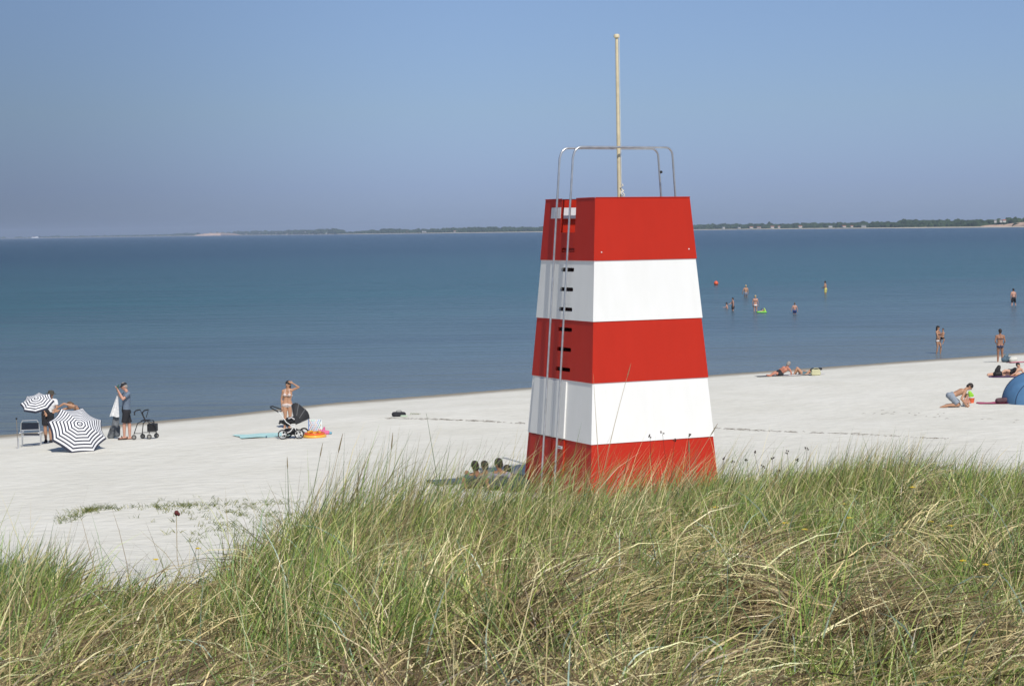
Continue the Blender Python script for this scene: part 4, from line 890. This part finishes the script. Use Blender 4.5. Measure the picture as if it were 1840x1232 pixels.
k_=atG(*R7(1062,1080)); a=MB(); a.cap((-.14,0,.1),(.12,0,.12),.1,.09); o=a.build('clothes_pile',mat('clothes_brown',(.10,.05,.06),.8,.4),None,remesh=.02); o.location=k_; tag(o,'dark brown clothes piled against the left side of the beach shelter','clothes')
# lying pair
YL=Yg(R7,1060,866); l7=w7
person('sunbather with dark hair lying on one elbow near the right edge of the picture',r_,YL+.2,dict(H=l7(1186,776,0),N=l7(1195,800,0),P=l7(1125,826,.1),S1=l7(1180,815,-.15),S2=l7(1212,808,.17),E1=l7(1165,838,-.2),W1=l7(1140,850,-.22),E2=l7(1228,835,.1),W2=l7(1205,852,-.05),
 K1=l7(1085,815,.0),A1=l7(1050,838,-.1),K2=l7(1088,830,.2),A2=l7(1052,848,.1)),F=(-.3,-.8,0),sk='fair',hair='dark',wear=(('swimsuit',BLK),),female=True,vox=.015)
person('sunbather lying flat with bare feet showing left of the black bag',r_,YL+.75,dict(H=l7(1240,845,.3),N=l7(1222,846,.3),P=l7(1130,850,.2),S1=l7(1215,852,.15),S2=l7(1218,842,.45),E1=l7(1185,855,.1),W1=l7(1150,856,.1),E2=l7(1188,846,.5),W2=l7(1150,846,.5),
 K1=l7(1035,842,.1),A1=l7(945,850,.0),K2=l7(1035,838,.3),A2=l7(948,844,.2)),F=(0,-.1,1),sk='fair',hair='brown',wear=(('shorts',cloth('purple',(.10,.05,.12))),),vox=.015,face=False)
k_=atG(*R7(1018,868)); e=empty('rucksack',k_,'black rucksack standing on the sand between the sunbathers legs at the far right','rucksack')
a=MB(); a.cap((-.04,0,.12),(.10,0,.13),.12,.12); a.cap((.02,0,.26),(.08,0,.40),.11,.08); a.build('pack',mat('pack_black',(.02,.018,.018),.7,.3),e,remesh=.02)
a=MB(); a.tube([(-.1,-.12,.1),(-.06,-.15,.25),(.06,-.13,.4)],.015,6); a.build('strap',mat('strap_black',(.03,.03,.03)),e,smooth=True)
ground_sheet('towel','dark purple towel under the sunbathers at the far right','towel',1110,868,R7,.75,.4,cloth('purple',(.10,.05,.12)),.05,seed=6)
ground_sheet('towel','orange towel beneath the elbow of the dark haired sunbather','towel',1210,858,R7,.5,.35,cloth('orange',(.62,.30,.12)),.05,seed=7,lift=.03)
k_=atG(*R7(1105,750)); a=MB(); a.cap((-.18,0,.12),(.12,0,.13),.13,.12); a.cap((-.1,0,.25),(-.02,0,.34),.1,.06); o=a.build('beach_bag',mat('bag_slate',(.08,.13,.17),.8,.4),None,remesh=.02); o.location=k_; tag(o,'dark slate blue bag on the sand beside the woman in the dark bikini','bag')
k_=atG(*R7(1143,750)); a=MB(); a.cap((-.05,0,.12),(.12,0,.14),.12,.10); o=a.build('beach_bag',mat('bag_whiteish',(.62,.62,.55),.8,.1),None,remesh=.02); o.location=k_; tag(o,'off white bag to the right of the dark slate blue bag','bag')
ground_sheet('towel','pink towel near the waterline at the right edge of the picture','towel',1215,752,R7,.6,.4,cloth('rose',(.60,.22,.26)),.05,seed=8)

# ------------------------------------------------------------------ wrack line on the sand
def wrack(pts,n,label,spread=.10,seed=1):
    rg_=np.random.default_rng(seed); a=MB(); P_=[atG(*p) for p in pts]
    for i in range(n):
        t=rg_.random()*(len(P_)-1); k=int(t); p=P_[k].lerp(P_[min(k+1,len(P_)-1)],t-k); x=p.x+rg_.normal()*spread; y=p.y+rg_.normal()*spread*.8; an=rg_.normal()*.5+.3; l=rg_.uniform(.04,.2)
        z=g1(x,y)+.012; d=V((math.cos(an)*l,math.sin(an)*l,0)); a.tube([V((x,y,z)),V((x,y,z+.012))+d*.5,V((x,y,z))+d],[.003,.005,.002],4)
    o=a.build('seaweed_line',mat('dry_seaweed',(.13,.10,.07),.9,.3)); tag(o,label,'seaweed',kind='stuff')
wrack([(690,752),(780,754),(860,757),(945,762)],150,'thin dark line of dry seaweed on the sand left of the tower')
wrack([(1285,770),(1380,775),(1520,780),(1700,790)],150,'thin dark line of dry seaweed on the sand right of the tower',seed=2)
wrack([(1570,740),(1640,745),(1800,760)],22,'scattered dark seaweed scraps near the kneeling man',.6,seed=4)

# ------------------------------------------------------------------ grass
def nf(x,y,seed,f=1.0):
    r=np.random.default_rng(seed); s=0
    for i in range(7):
        a,b=r.normal(size=2)*f*(1+.5*i); ph=r.uniform(0,6.28); s=s+np.sin(a*x+b*y+ph)/(1+.45*i)
    return s/2.2
PAL={'green':np.array([[.23,.34,.065],[.32,.42,.09],[.12,.19,.05],[.45,.49,.13],[.19,.30,.11]]),
     'straw':np.array([[.70,.57,.28],[.86,.74,.40],[.44,.34,.16],[.74,.65,.34],[.26,.19,.09]]),
     'brown':np.array([[.20,.14,.075],[.13,.09,.05],[.27,.19,.10],[.17,.13,.08]]),
     'pale':np.array([[.42,.52,.40],[.34,.45,.36]])}
BV=[];BF=[];BC=[];boff=0
NS=5
def blades(x,y,z0,az,f0,f1,L,w,col,curl=0.0,roll=None):
    """vectorised tapering strips; f0,f1 = angle from vertical at root and tip"""
    global boff
    n=len(x); 
    if n==0: return
    pts=np.zeros((n,NS,3)); p=np.stack([x,y,z0],-1); pts[:,0]=p
    cr=RNG.normal(size=n)*.12+curl
    for i in range(1,NS):
        t=(i-.5)/(NS-1); ph=f0+(f1-f0)*t**1.2; a=az+cr*t
        d=np.stack([np.sin(ph)*np.cos(a),np.sin(ph)*np.sin(a),np.cos(ph)],-1); p=p+d*(L/(NS-1))[:,None]
        g=gz(p[:,0],p[:,1])+.015; p=p.copy(); p[:,2]=np.maximum(p[:,2],g); pts[:,i]=p
    T=pts[:,-1]-pts[:,0]; T/=np.linalg.norm(T,axis=1,keepdims=True)+1e-9
    rv=RNG.normal(size=(n,3)); rv[:,2]*=.3
    wd=np.cross(T,rv); wd/=np.linalg.norm(wd,axis=1,keepdims=True)+1e-9
    prof=np.array([.8,1,.85,.6,.08])
    Vt=np.zeros((n,NS,2,3))
    for i in range(NS):
        o=wd*(w*prof[i]*.5)[:,None]; Vt[:,i,0]=pts[:,i]-o; Vt[:,i,1]=pts[:,i]+o
    base=np.arange(n)[:,None]*(NS*2)+boff
    F=np.concatenate([np.stack([base[:,0]+2*i,base[:,0]+2*i+1,base[:,0]+2*i+3,base[:,0]+2*i+2],-1)[:,None] for i in range(NS-1)],1).reshape(-1,4)
    C=np.ones((n,NS*2,4)); C[:,:,:3]=col[:,None,:]*(1+.10*RNG.normal(size=(n,1,1)))
    # tips of the leaves are dry
    BV.append(Vt.reshape(-1,3)); BF.append(F); BC.append(np.clip(C.reshape(-1,4),0.01,1)); boff+=n*NS*2
def pick(kind,n): p=PAL[kind]; return p[RNG.integers(0,len(p),n)]
def flush(name,label,cat):
    global BV,BF,BC,boff
    o=mesh_np(name,np.vstack(BV),np.vstack(BF),GRASS,cols=np.vstack(BC)); tag(o,label,cat,kind='stuff'); BV=[];BF=[];BC=[];boff=0; return o
def sample(n,y0=4.6,y1=21,marg=1.25):
    y=np.sqrt(RNG.uniform(y0**2,y1**2,n)); x=RNG.uniform(-1,1,n)*(.275*y*marg); return x,y
def edge(x,y): return np.interp(x,CRX,CRD)-y        # >0 on the dune top
def toPx(x,y,z):
    q=np.stack([x,y,z-CAMZ],-1); f=np.array(fwd);r=np.array(rt);u=np.array(up); d=q@f; return CX+FPX*(q@r)/d, CY-FPX*(q@u)/d
DEG=math.pi/180
def hole(x,y): return (nf(x,y,55,2.0)>.62-.22*np.clip((9-y)/4,0,1))|(nf(x,y,56,4.0)>.80)
# how straw-like the cover is at a place: brown mats near the camera, greener toward the right and the crest
def straw_frac(x,y):
    ye=np.interp(x,CRX,CRD); t=np.clip((y-5)/(ye-5),0,1); right=np.clip((x/y+.02)/.2,0,1)
    return np.clip(1.02-1.0*t**.8-.10*right+.34*nf(x,y,3,.9) ,.06,.97)
# 1a straw lodged flat under everything
x,y=sample(15000,4.4,18); e_=edge(x,y); sf=straw_frac(x,y); keep=(e_>-.3)&(RNG.random(len(x))<sf); x,y=x[keep],y[keep]; n=len(x)
az=.25+1.3*nf(x,y,21,.55)+RNG.normal(size=n)*.5
brn=np.clip(.35+.5*nf(x,y,8,.9),0,1); c=np.where((RNG.random(n)<.25+brn*.45)[:,None],pick('brown',n)*1.1,pick('straw',n))
blades(x,y,gz(x,y)+RNG.uniform(0,.05,n),az,RNG.uniform(60,85,n)*DEG,RNG.uniform(88,108,n)*DEG,RNG.uniform(.2,.6,n),RNG.uniform(.003,.006,n),c*RNG.uniform(.4,1.15,(n,1)))
# 1b tussocks whose dead leaves arch over and down, each combed its own way
tx,ty=sample(1900,4.3,17.5); e_=edge(tx,ty); keep=(e_>-.2)&(RNG.random(len(tx))<straw_frac(tx,ty)*1.15)&(~hole(tx,ty)); tx,ty=tx[keep],ty[keep]
cnt=RNG.integers(22,75,len(tx)); idx=np.repeat(np.arange(len(tx)),cnt); n=len(idx)
ta=.1+1.5*nf(tx,ty,22,.7)+RNG.normal(size=len(tx))*.95; tsp=RNG.uniform(.2,1.0,len(tx)); tlen=RNG.uniform(.25,.62,len(tx)); tbend=RNG.uniform(92,125,len(tx)); tbr=np.clip(.26+.40*nf(tx,ty,8,.9)+RNG.normal(size=len(tx))*.18+.28*np.clip((9-ty)/4,0,1),0,.9)
rr=RNG.normal(size=(n,2))*.075; x=tx[idx]+rr[:,0]; y=ty[idx]+rr[:,1]
c=np.where((RNG.random(n)<tbr[idx])[:,None],pick('brown',n)*1.15,pick('straw',n)*RNG.uniform(.6,1.45,(n,1)))
blades(x,y,gz(x,y),ta[idx]+RNG.normal(size=n)*tsp[idx],RNG.uniform(12,62,n)*DEG,(tbend[idx]+RNG.normal(size=n)*10)*DEG,tlen[idx]*RNG.uniform(.6,1.25,n),RNG.uniform(.0032,.0078,n),c)
# 2 fine short brown litter, darkened in the hollows to paint their shade
x,y=sample(38000,4.4,17); keep=edge(x,y)>-.2; x,y=x[keep],y[keep]; n=len(x)
blades(x,y,gz(x,y)+RNG.uniform(0,.09,n),RNG.uniform(0,6.28,n),RNG.uniform(50,95,n)*DEG,RNG.uniform(80,110,n)*DEG,RNG.uniform(.06,.25,n),RNG.uniform(.0018,.004,n),np.where((RNG.random(n)<.5)[:,None],pick('brown',n)*1.2,pick('straw',n))*RNG.uniform(.25,1.15,(n,1))*np.where(hole(x,y),.55,1)[:,None])
flush('dune_grass_litter','bleached straw and brown dead grass lodged in mats over the dune top','dry grass')
# 3 green tufts
tx,ty=sample(5200,4.5,20); e_=edge(tx,ty); gsel=RNG.random(len(tx))<np.clip(1.05-straw_frac(tx,ty),.05,1); keep=(e_>-1.0)&gsel&((~hole(tx,ty))|(e_<2)); tx,ty=tx[keep],ty[keep]
cnt=RNG.integers(16,46,len(tx)); idx=np.repeat(np.arange(len(tx)),cnt); n=len(idx); rr=RNG.normal(size=(n,2))*.07
x=tx[idx]+rr[:,0]; y=ty[idx]+rr[:,1]
taz=.12+.55*nf(tx,ty,31,.6); tl_=RNG.uniform(-1,1,len(tx)); tall=np.clip(.5+.5*nf(tx,ty,33,.7),0,1)
rightz=np.clip((tx/ty)/.15,0,1)
L=(.17+.24*tall[idx]*(1-.45*rightz[idx]))*RNG.uniform(.5,1.5,n)
L=L*np.where((x/y>-.238)&(x/y<-.155),.55,1)
az=taz[idx]+RNG.normal(size=n)*1.3; lean=RNG.uniform(4,48,n)*DEG
f1=lean+RNG.uniform(5,50,n)*DEG
tcol=pick('green',len(tx)); c=tcol[idx]*.7+pick('green',n)*.3
dry=RNG.random(n)<.22+.2*(1-rightz[idx]); c=np.where(dry[:,None],pick('straw',n)*.9,c)
blades(x,y,gz(x,y)-.01,az,lean,f1,L,RNG.uniform(.0034,.0072,n),c*RNG.uniform(.5,1.45,(n,1)))
# 4 tall wind-blown stems along the crest, thin
x,y=sample(26000,8,19.5,1.2); e_=edge(x,y); keep=(e_>-1.2)&(e_<3.6)&(RNG.random(len(x))<np.clip(.30+.5*nf(x,y,41,.9)+.5*((x>-1.2)&(x<.4)),.02,1)); x,y=x[keep],y[keep]; n=len(x)
az=.05+.35*nf(x,y,42,.4)+RNG.normal(size=n)*.5; f0=RNG.uniform(2,28,n)*DEG; f1=f0+RNG.uniform(5,55,n)*DEG
c=np.where((RNG.random(n)<.5)[:,None],pick('green',n),pick('straw',n)); L=RNG.uniform(.28,.80,n)*np.clip(1.08-.38*np.clip((x-.3)/2,0,1),.5,1.1)*np.where(x/y<-.135,.5,1)
blades(x,y,gz(x,y)-.01,az,f0,f1,L,RNG.uniform(.003,.006,n),c*RNG.uniform(.5,1.3,(n,1)))
# 4b straw stems crossing in front of the tower foot, and the tall tufts at the left end of the crest
def crest_band(n,p0,p1,lmin,lmax,amin,amax,cols,wmin=.0022,wmax=.0042,dep=(-.8,2.2),tuft=.16):
    m=max(1,n//14); cpx_=RNG.uniform(p0,p1,m); k=RNG.integers(0,m,n); Yc_=np.interp((cpx_-920)/3400*14,CRX,CRD)-RNG.uniform(dep[0],dep[1],m)
    X_=((cpx_-920)/3400*Yc_)[k]+RNG.normal(size=n)*tuft; Y_=Yc_[k]+RNG.normal(size=n)*tuft
    f0=RNG.uniform(amin,amax,n)*DEG*.5; c=np.vstack([pick(q,n)[None] for q in cols])[RNG.integers(0,len(cols),n),np.arange(n)]
    taz_=RNG.normal(size=m)*.45; blades(X_,Y_,gz(X_,Y_),taz_[k]+RNG.normal(size=n)*.55,f0,RNG.uniform(amin,amax,n)*DEG*1.5,RNG.uniform(lmin,lmax,n),RNG.uniform(wmin,wmax,n)*1.3,c*RNG.uniform(.5,1.3,(n,1)))
crest_band(520,940,1300,.30,.78,15,42,('straw','straw','green'),.002,.0036)
crest_band(1000,560,960,.24,.70,8,46,('green','green','straw'),.0024,.0046)
crest_band(170,545,720,.5,.88,4,26,('green','straw'),.002,.004)
crest_band(900,1290,1900,.22,.52,5,45,('green','green','green','straw'),.0024,.0046)
crest_band(260,1460,1640,.35,.62,5,35,('green','straw','straw'),.0024,.0042)
crest_band(420,400,570,.2,.5,10,50,('green','green','straw'),.0024,.0046)
crest_band(600,130,480,.12,.32,10,60,('green','green','straw'),.0024,.0046,(-.5,1.5))
# 5 scattered long upright and pale leaves over the near part
x,y=sample(3800,4.6,14); n=len(x); keep=edge(x,y)>0; x,y=x[keep],y[keep]; n=len(x)
blades(x,y,gz(x,y),RNG.uniform(0,6.28,n),RNG.uniform(0,35,n)*DEG,RNG.uniform(10,80,n)*DEG,RNG.uniform(.3,.7,n),RNG.uniform(.002,.0045,n),np.where((RNG.random(n)<.55)[:,None],pick('green',n)*1.1,pick('straw',n)))
x,y=sample(150,4.8,13); keep=edge(x,y)>.3; x,y=x[keep],y[keep]; n=len(x)
blades(x,y,gz(x,y)+.1,RNG.uniform(0,6.28,n),RNG.uniform(0,30,n)*DEG,RNG.uniform(30,120,n)*DEG,RNG.uniform(.2,.45,n),RNG.uniform(.006,.009,n),pick('pale',n))
# a dense upright bluish clump right of the centre left, as in the photo
for (px,py,nn,ll) in ((560,1075,70,.34),(610,1075,60,.30),(1440,1180,26,.45),(1470,1130,24,.5),(1060,1180,22,.4),(720,1150,18,.35)):
    d=ray(px,py); t=5.0
    while (CAM+d*t).z>g1((CAM+d*t).x,(CAM+d*t).y)+.05: t+=.05
    q=CAM+d*t; x=q.x+RNG.normal(size=nn)*.06; y=q.y+RNG.normal(size=nn)*.06
    blades(x,y,gz(x,y),RNG.uniform(0,6.28,nn),RNG.uniform(0,14,nn)*DEG,RNG.uniform(6,40,nn)*DEG,RNG.uniform(.6,1.15,nn)*ll,RNG.uniform(.003,.006,nn),pick('green',nn)*np.array([1.2,1.35,1.3]))
flush('dune_grass','green and straw coloured marram grass leaning in the wind on the dune','grass')
# 6 left clump and creeping tufts on the open sand
for i in range(30):
    px=RNG.uniform(-60,100); p=None
    X=(px-920)/3400*10.3; Yy=10.3+RNG.normal()*.35; nn=60; x=X+RNG.normal(size=nn)*.08; y=Yy+RNG.normal(size=nn)*.08
    blades(x,y,gz(x,y),RNG.uniform(0,6.28,nn),RNG.uniform(5,45,nn)*DEG,RNG.uniform(20,60,nn)*DEG,RNG.uniform(.14,.27,nn),RNG.uniform(.004,.007,nn),pick('green',nn)*np.array([.55,.75,1.3]))
flush('lyme_grass','low blue green grass clump at the left end of the dune edge','grass')
def line_tufts(pts,n,bl,hmin,hmax,sx):
    P_=[atG(*p) for p in pts]
    for i in range(n):
        t=RNG.random()*(len(P_)-1); k=int(t); p=P_[k].lerp(P_[min(k+1,len(P_)-1)],t-k); cx_=p.x+RNG.normal()*sx; cy_=p.y+RNG.normal()*sx*1.6; nn=bl
        x=cx_+RNG.normal(size=nn)*.05; y=cy_+RNG.normal(size=nn)*.05
        blades(x,y,gz(x,y),RNG.uniform(0,6.28,nn),RNG.uniform(15,60,nn)*DEG,RNG.uniform(40,95,nn)*DEG,RNG.uniform(hmin,hmax,nn),RNG.uniform(.006,.012,nn),pick('green',nn)*np.array([.66,.56,.62]))
line_tufts([(112,938),(150,922),(185,914),(300,912),(420,908),(520,906)],120,8,.06,.2,.13)
line_tufts([(300,915),(420,920),(520,935)],70,7,.05,.14,.5)
line_tufts([(380,940),(480,950)],60,8,.06,.2,.6)
flush('creeping_grass','sparse green sprouts creeping over the open sand at the lower left','grass')
line_tufts([(738,744),(756,745)],6,6,.04,.1,.05)
flush('sand_plant','tiny green sprouts on the sand right of the black holdall','plant')
# 7 individual seed stems that stand out against sand and tower
def stem(root_px,root_py,Y,tip_px,tip_py,lab,colr,spike=True,bend=.0,hl=.10,hw=.007):
    r0=atY(root_px,root_py,Y); gz0=g1(r0.x,r0.y); r0=V((r0.x,r0.y,gz0)); t1=atY(tip_px,tip_py,Y); 
    m1=r0.lerp(t1,.5)+V((bend*(t1-r0).length,0,.03)); path=[]
    for i in range(9): s=i/8; path.append(r0*(1-s)**2+m1*2*s*(1-s)+t1*s*s)
    e=empty('grass_stem',r0,lab,'grass stem','tall seed stems above the crest'); 
    a=MB(); a.tube([p-r0 for p in path],[.0024]*6+[.0018,.0015,.001],5); a.build('stalk',colr,e)
    if spike:
        d=(path[-1]-path[-3]).normalized(); p=path[-1]-r0-d*hl; a=MB(); a.tube([p,p+d*hl*.2,p+d*hl*.6,p+d*hl],[.002,hw,hw*.8,.001],7); a.build('seed_spike',mat('spike_straw',(.42,.33,.18),.9,.3,200,bump=.8,bscale=500),e)
    return e
ST=mat('stalk_straw',(.45,.36,.20),.8,.15,30); SG=mat('stalk_green',(.12,.17,.07),.8,.15,30)
stem(1060,900,14.5,1134,652,'long thin straw stalk rising highest in front of the tower',ST,True,-.02,.12,.004)
stem(1240,880,15,1238,790,'straight straw seed stem in front of the lower right red band of the tower',ST,True,0,.11)
stem(1082,880,14.8,1066,672,'faint thin stalk crossing the near corner of the tower',ST,False,.0)
stem(560,900,13,616,778,'brown seed stem leaning right below the pink bag',ST,True,.02,.14,.005)
stem(672,880,13,706,776,'seed stem with drooping head over the pale sand left of the holdall',ST,True,.05,.12,.005)
stem(800,880,13.6,766,742,'slim green stem standing alone below the seaweed line',SG,False,.0)
stem(540,905,12.8,580,795,'dark green stem leaning right beneath the toy dinghy',SG,True,.0,.1,.004)
stem(520,910,12.6,516,820,'dark seed stem standing upright below the pram',SG,True,.0,.08,.004)
stem(1175,878,15.5,1290,760,'curved straw stem leaning across the right edge of the tower',ST,True,.05,.12,.005)
stem(1180,985,9.5,1165,950,'pale curved leaf standing in the grass below the tower',mat('stalk_pale',(.45,.52,.42),.8),False,.1)
# small dark seed heads on the crest at the right and one red-brown head at the left
random.seed(21)
DKH=mat('seedhead_dark',(.06,.04,.03),.9,.3)
for i,(px,py) in enumerate([(1300,822),(1318,830),(1342,826),(1355,812),(1371,838),(1388,822),(1398,845),(1415,812),(1432,826),(1450,806),(1190,776),(1212,790),(1168,783),(1238,781)]):
    tower_=px<1250
    r=atY(px+random.uniform(-8,8),870,15.5 if not tower_ else 15.2); 
    e=empty('seed_head',V((r.x,r.y,g1(r.x,r.y))),'small dark seed head on a thin stem in front of the tower' if tower_ else 'small dark seed head on a thin stem on the crest right of the tower','seed head','seed heads in front of the tower' if tower_ else 'seed heads on the crest')
    t=atY(px,py,r.y)-e.location; a=MB(); a.tube([V((0,0,0)),t*.5+V((random.uniform(-.05,.05),0,.01)),t],.0013,5); a.build('stem',DKH,e)
    a=MB()
    for q in range(4): a.ell(t+V((random.uniform(-.014,.014),random.uniform(-.01,.01),random.uniform(-.012,.012))),(.0055,.0055,.007),None,7,5)
    a.build('head',DKH,e)
r=atY(330,985,10.6); e=empty('seed_head',V((r.x,r.y,g1(r.x,r.y))),'red brown seed head on a thin stem against the pale sand at lower left','seed head'); t=atY(317,921,r.y)-e.location
a=MB(); a.tube([V((0,0,0)),t*.5+V((-.02,0,0)),t],.002,5); a.build('stem',ST,e)
a=MB(); a.ell(t,(.013,.013,.015)); a.ell(t+V((.012,0,-.008)),(.009,.009,.01)); a.build('head',mat('seedhead_red',(.13,.03,.03),.9,.3),e)
# yellow flowers
FL=[(356,985,'beside the open sand at the lower left'),(280,1005,'in the grass at the far lower left'),(972,893,'in the grass below the ladder rails'),(1411,940,'below the crest right of the tower'),(1446,952,'above its twin in the green grass'),(1527,931,'near the middle of the green slope'),(1516,906,'high on the green slope below the crest'),
    (1640,876,'close under the crest at the right'),(1672,938,'in the middle of the right hand slope'),(1708,945,'just right of the brightest flower'),(1771,1015,'low on the slope at the far right'),(1730,1008,'in dark grass at the far right'),(1292,890,'just right of the tower foot'),(1286,912,'below the foot of the tower')]
FY=mat('petal_yellow',(.62,.44,.03),.6,.08)
for px,py,pl in FL:
    d=ray(px,py); t=5.0
    while t<22 and (CAM+d*t).z>g1((CAM+d*t).x,(CAM+d*t).y)+.20: t+=.05
    tip=CAM+d*t; bs=V((tip.x+.02,tip.y+.02,g1(tip.x,tip.y))); e=empty('yellow_flower',bs,'small yellow flower '+pl,'flower','yellow flowers in the dune grass')
    a=MB(); a.tube([V((0,0,0)),(tip-bs)*.5+V((.01,0,0)),tip-bs],.0022,5); a.build('stem',SG,e)
    a=MB(); s_=.0020*t**.75
    for q in range(8):
        an=q*math.pi/4; c=(tip-bs)+V((math.cos(an)*s_,math.sin(an)*s_,.004)); a.ell(c,(s_*.62,s_*.62,s_*.3),None,7,5)
    a.ell(tip-bs+V((0,0,.004)),(s_*.6,s_*.6,s_*.6),None,7,5); a.build('bloom',FY,e)

# ------------------------------------------------------------------ light, sky, air
SAZ=V((.31,-.951,0)).normalized(); SEL=R(50)
sd=(SAZ*math.cos(SEL)+Zv*math.sin(SEL))
ld=bpy.data.lights.new('sun','SUN'); ld.energy=SUN_E=4.1; ld.angle=R(.55); ld.color=(1,.955,.88); lo=bpy.data.objects.new('sun',ld); COL.objects.link(lo)
lo.rotation_euler=sd.to_track_quat('Z','Y').to_euler(); lo.location=(20,-30,40)
w=bpy.data.worlds.new('World'); sc.world=w; w.use_nodes=True; nt=w.node_tree; N=nt.nodes.new; Lk=nt.links.new
bg=nt.nodes['Background']; sk_=N('ShaderNodeTexSky'); sk_.sky_type='NISHITA'; sk_.sun_disc=False; sk_.sun_elevation=SEL; sk_.sun_rotation=math.atan2(SAZ.x,SAZ.y); sk_.air_density=1.0; sk_.dust_density=.3; sk_.ozone_density=2.5; sk_.altitude=0
# the hazy blue of the film: the sky near the horizon is darker and greyer than the clear-air model
tc=N('ShaderNodeTexCoord'); sp=N('ShaderNodeSeparateXYZ'); Lk(tc.outputs['Generated'],sp.inputs[0])
rp_=N('ShaderNodeValToRGB'); el=rp_.color_ramp.elements
mr=N('ShaderNodeMapRange'); mr.inputs['From Min'].default_value=0; mr.inputs['From Max'].default_value=.4; Lk(sp.outputs['Z'],mr.inputs['Value']); Lk(mr.outputs[0],rp_.inputs['Fac'])
SKY=[(0.0,(.35,.48,.93)),(.06,(.40,.50,.92)),(.157,(.53,.60,.84)),(.30,(.65,.69,.88)),(1,(.88,.9,.98))]
el[0].position=0; el[0].color=(*SKY[0][1],1); el[1].position=1; el[1].color=(*SKY[-1][1],1)
for p,c in SKY[1:-1]: x_=el.new(p); x_.color=(*c,1)
mx=N('ShaderNodeMix'); mx.data_type='RGBA'; mx.blend_type='MULTIPLY'; mx.inputs[0].default_value=1; Lk(sk_.outputs[0],mx.inputs[6]); Lk(rp_.outputs[0],mx.inputs[7])
az_=N('ShaderNodeMapRange'); az_.interpolation_type='SMOOTHSTEP'; az_.inputs['From Min'].default_value=-.30; az_.inputs['From Max'].default_value=0; az_.inputs['To Min'].default_value=.53; az_.inputs['To Max'].default_value=1
elv=N('ShaderNodeMapRange'); elv.inputs['From Min'].default_value=0; elv.inputs['From Max'].default_value=.17; elv.inputs['To Min'].default_value=1; elv.inputs['To Max'].default_value=.5
Lk(sp.outputs['X'],az_.inputs['Value']); Lk(sp.outputs['Z'],elv.inputs['Value'])
lp=N('ShaderNodeMix'); lp.data_type='FLOAT'; lp.inputs[2].default_value=1; Lk(elv.outputs[0],lp.inputs[0]); Lk(az_.outputs[0],lp.inputs[3])
vm=N('ShaderNodeVectorMath'); vm.operation='SCALE'; Lk(mx.outputs[2],vm.inputs[0]); Lk(lp.outputs[0],vm.inputs['Scale'])
Lk(vm.outputs[0],bg.inputs['Color']); bg.inputs['Strength'].default_value=.10
# haze
hm=bpy.data.materials.new('haze'); hm.use_nodes=True; hn=hm.node_tree; hn.nodes.clear(); pv=hn.nodes.new('ShaderNodeVolumePrincipled'); ho=hn.nodes.new('ShaderNodeOutputMaterial')
pv.inputs['Color'].default_value=(.62,.72,.90,1); pv.inputs['Density'].default_value=HZ=.000075; pv.inputs['Anisotropy'].default_value=.0; hn.links.new(pv.outputs[0],ho.inputs['Volume'])
a=MB(); a.box((0,6400,28),(29000,14400,68)); o=a.build('haze',hm); o['kind']='stuff'; o['label']='thin blue sea haze'
sc.view_settings.view_transform='Standard'; sc.view_settings.look='None'; sc.view_settings.exposure=0; sc.view_settings.gamma=1
sc.cycles.max_bounces=8; sc.cycles.volume_bounces=1
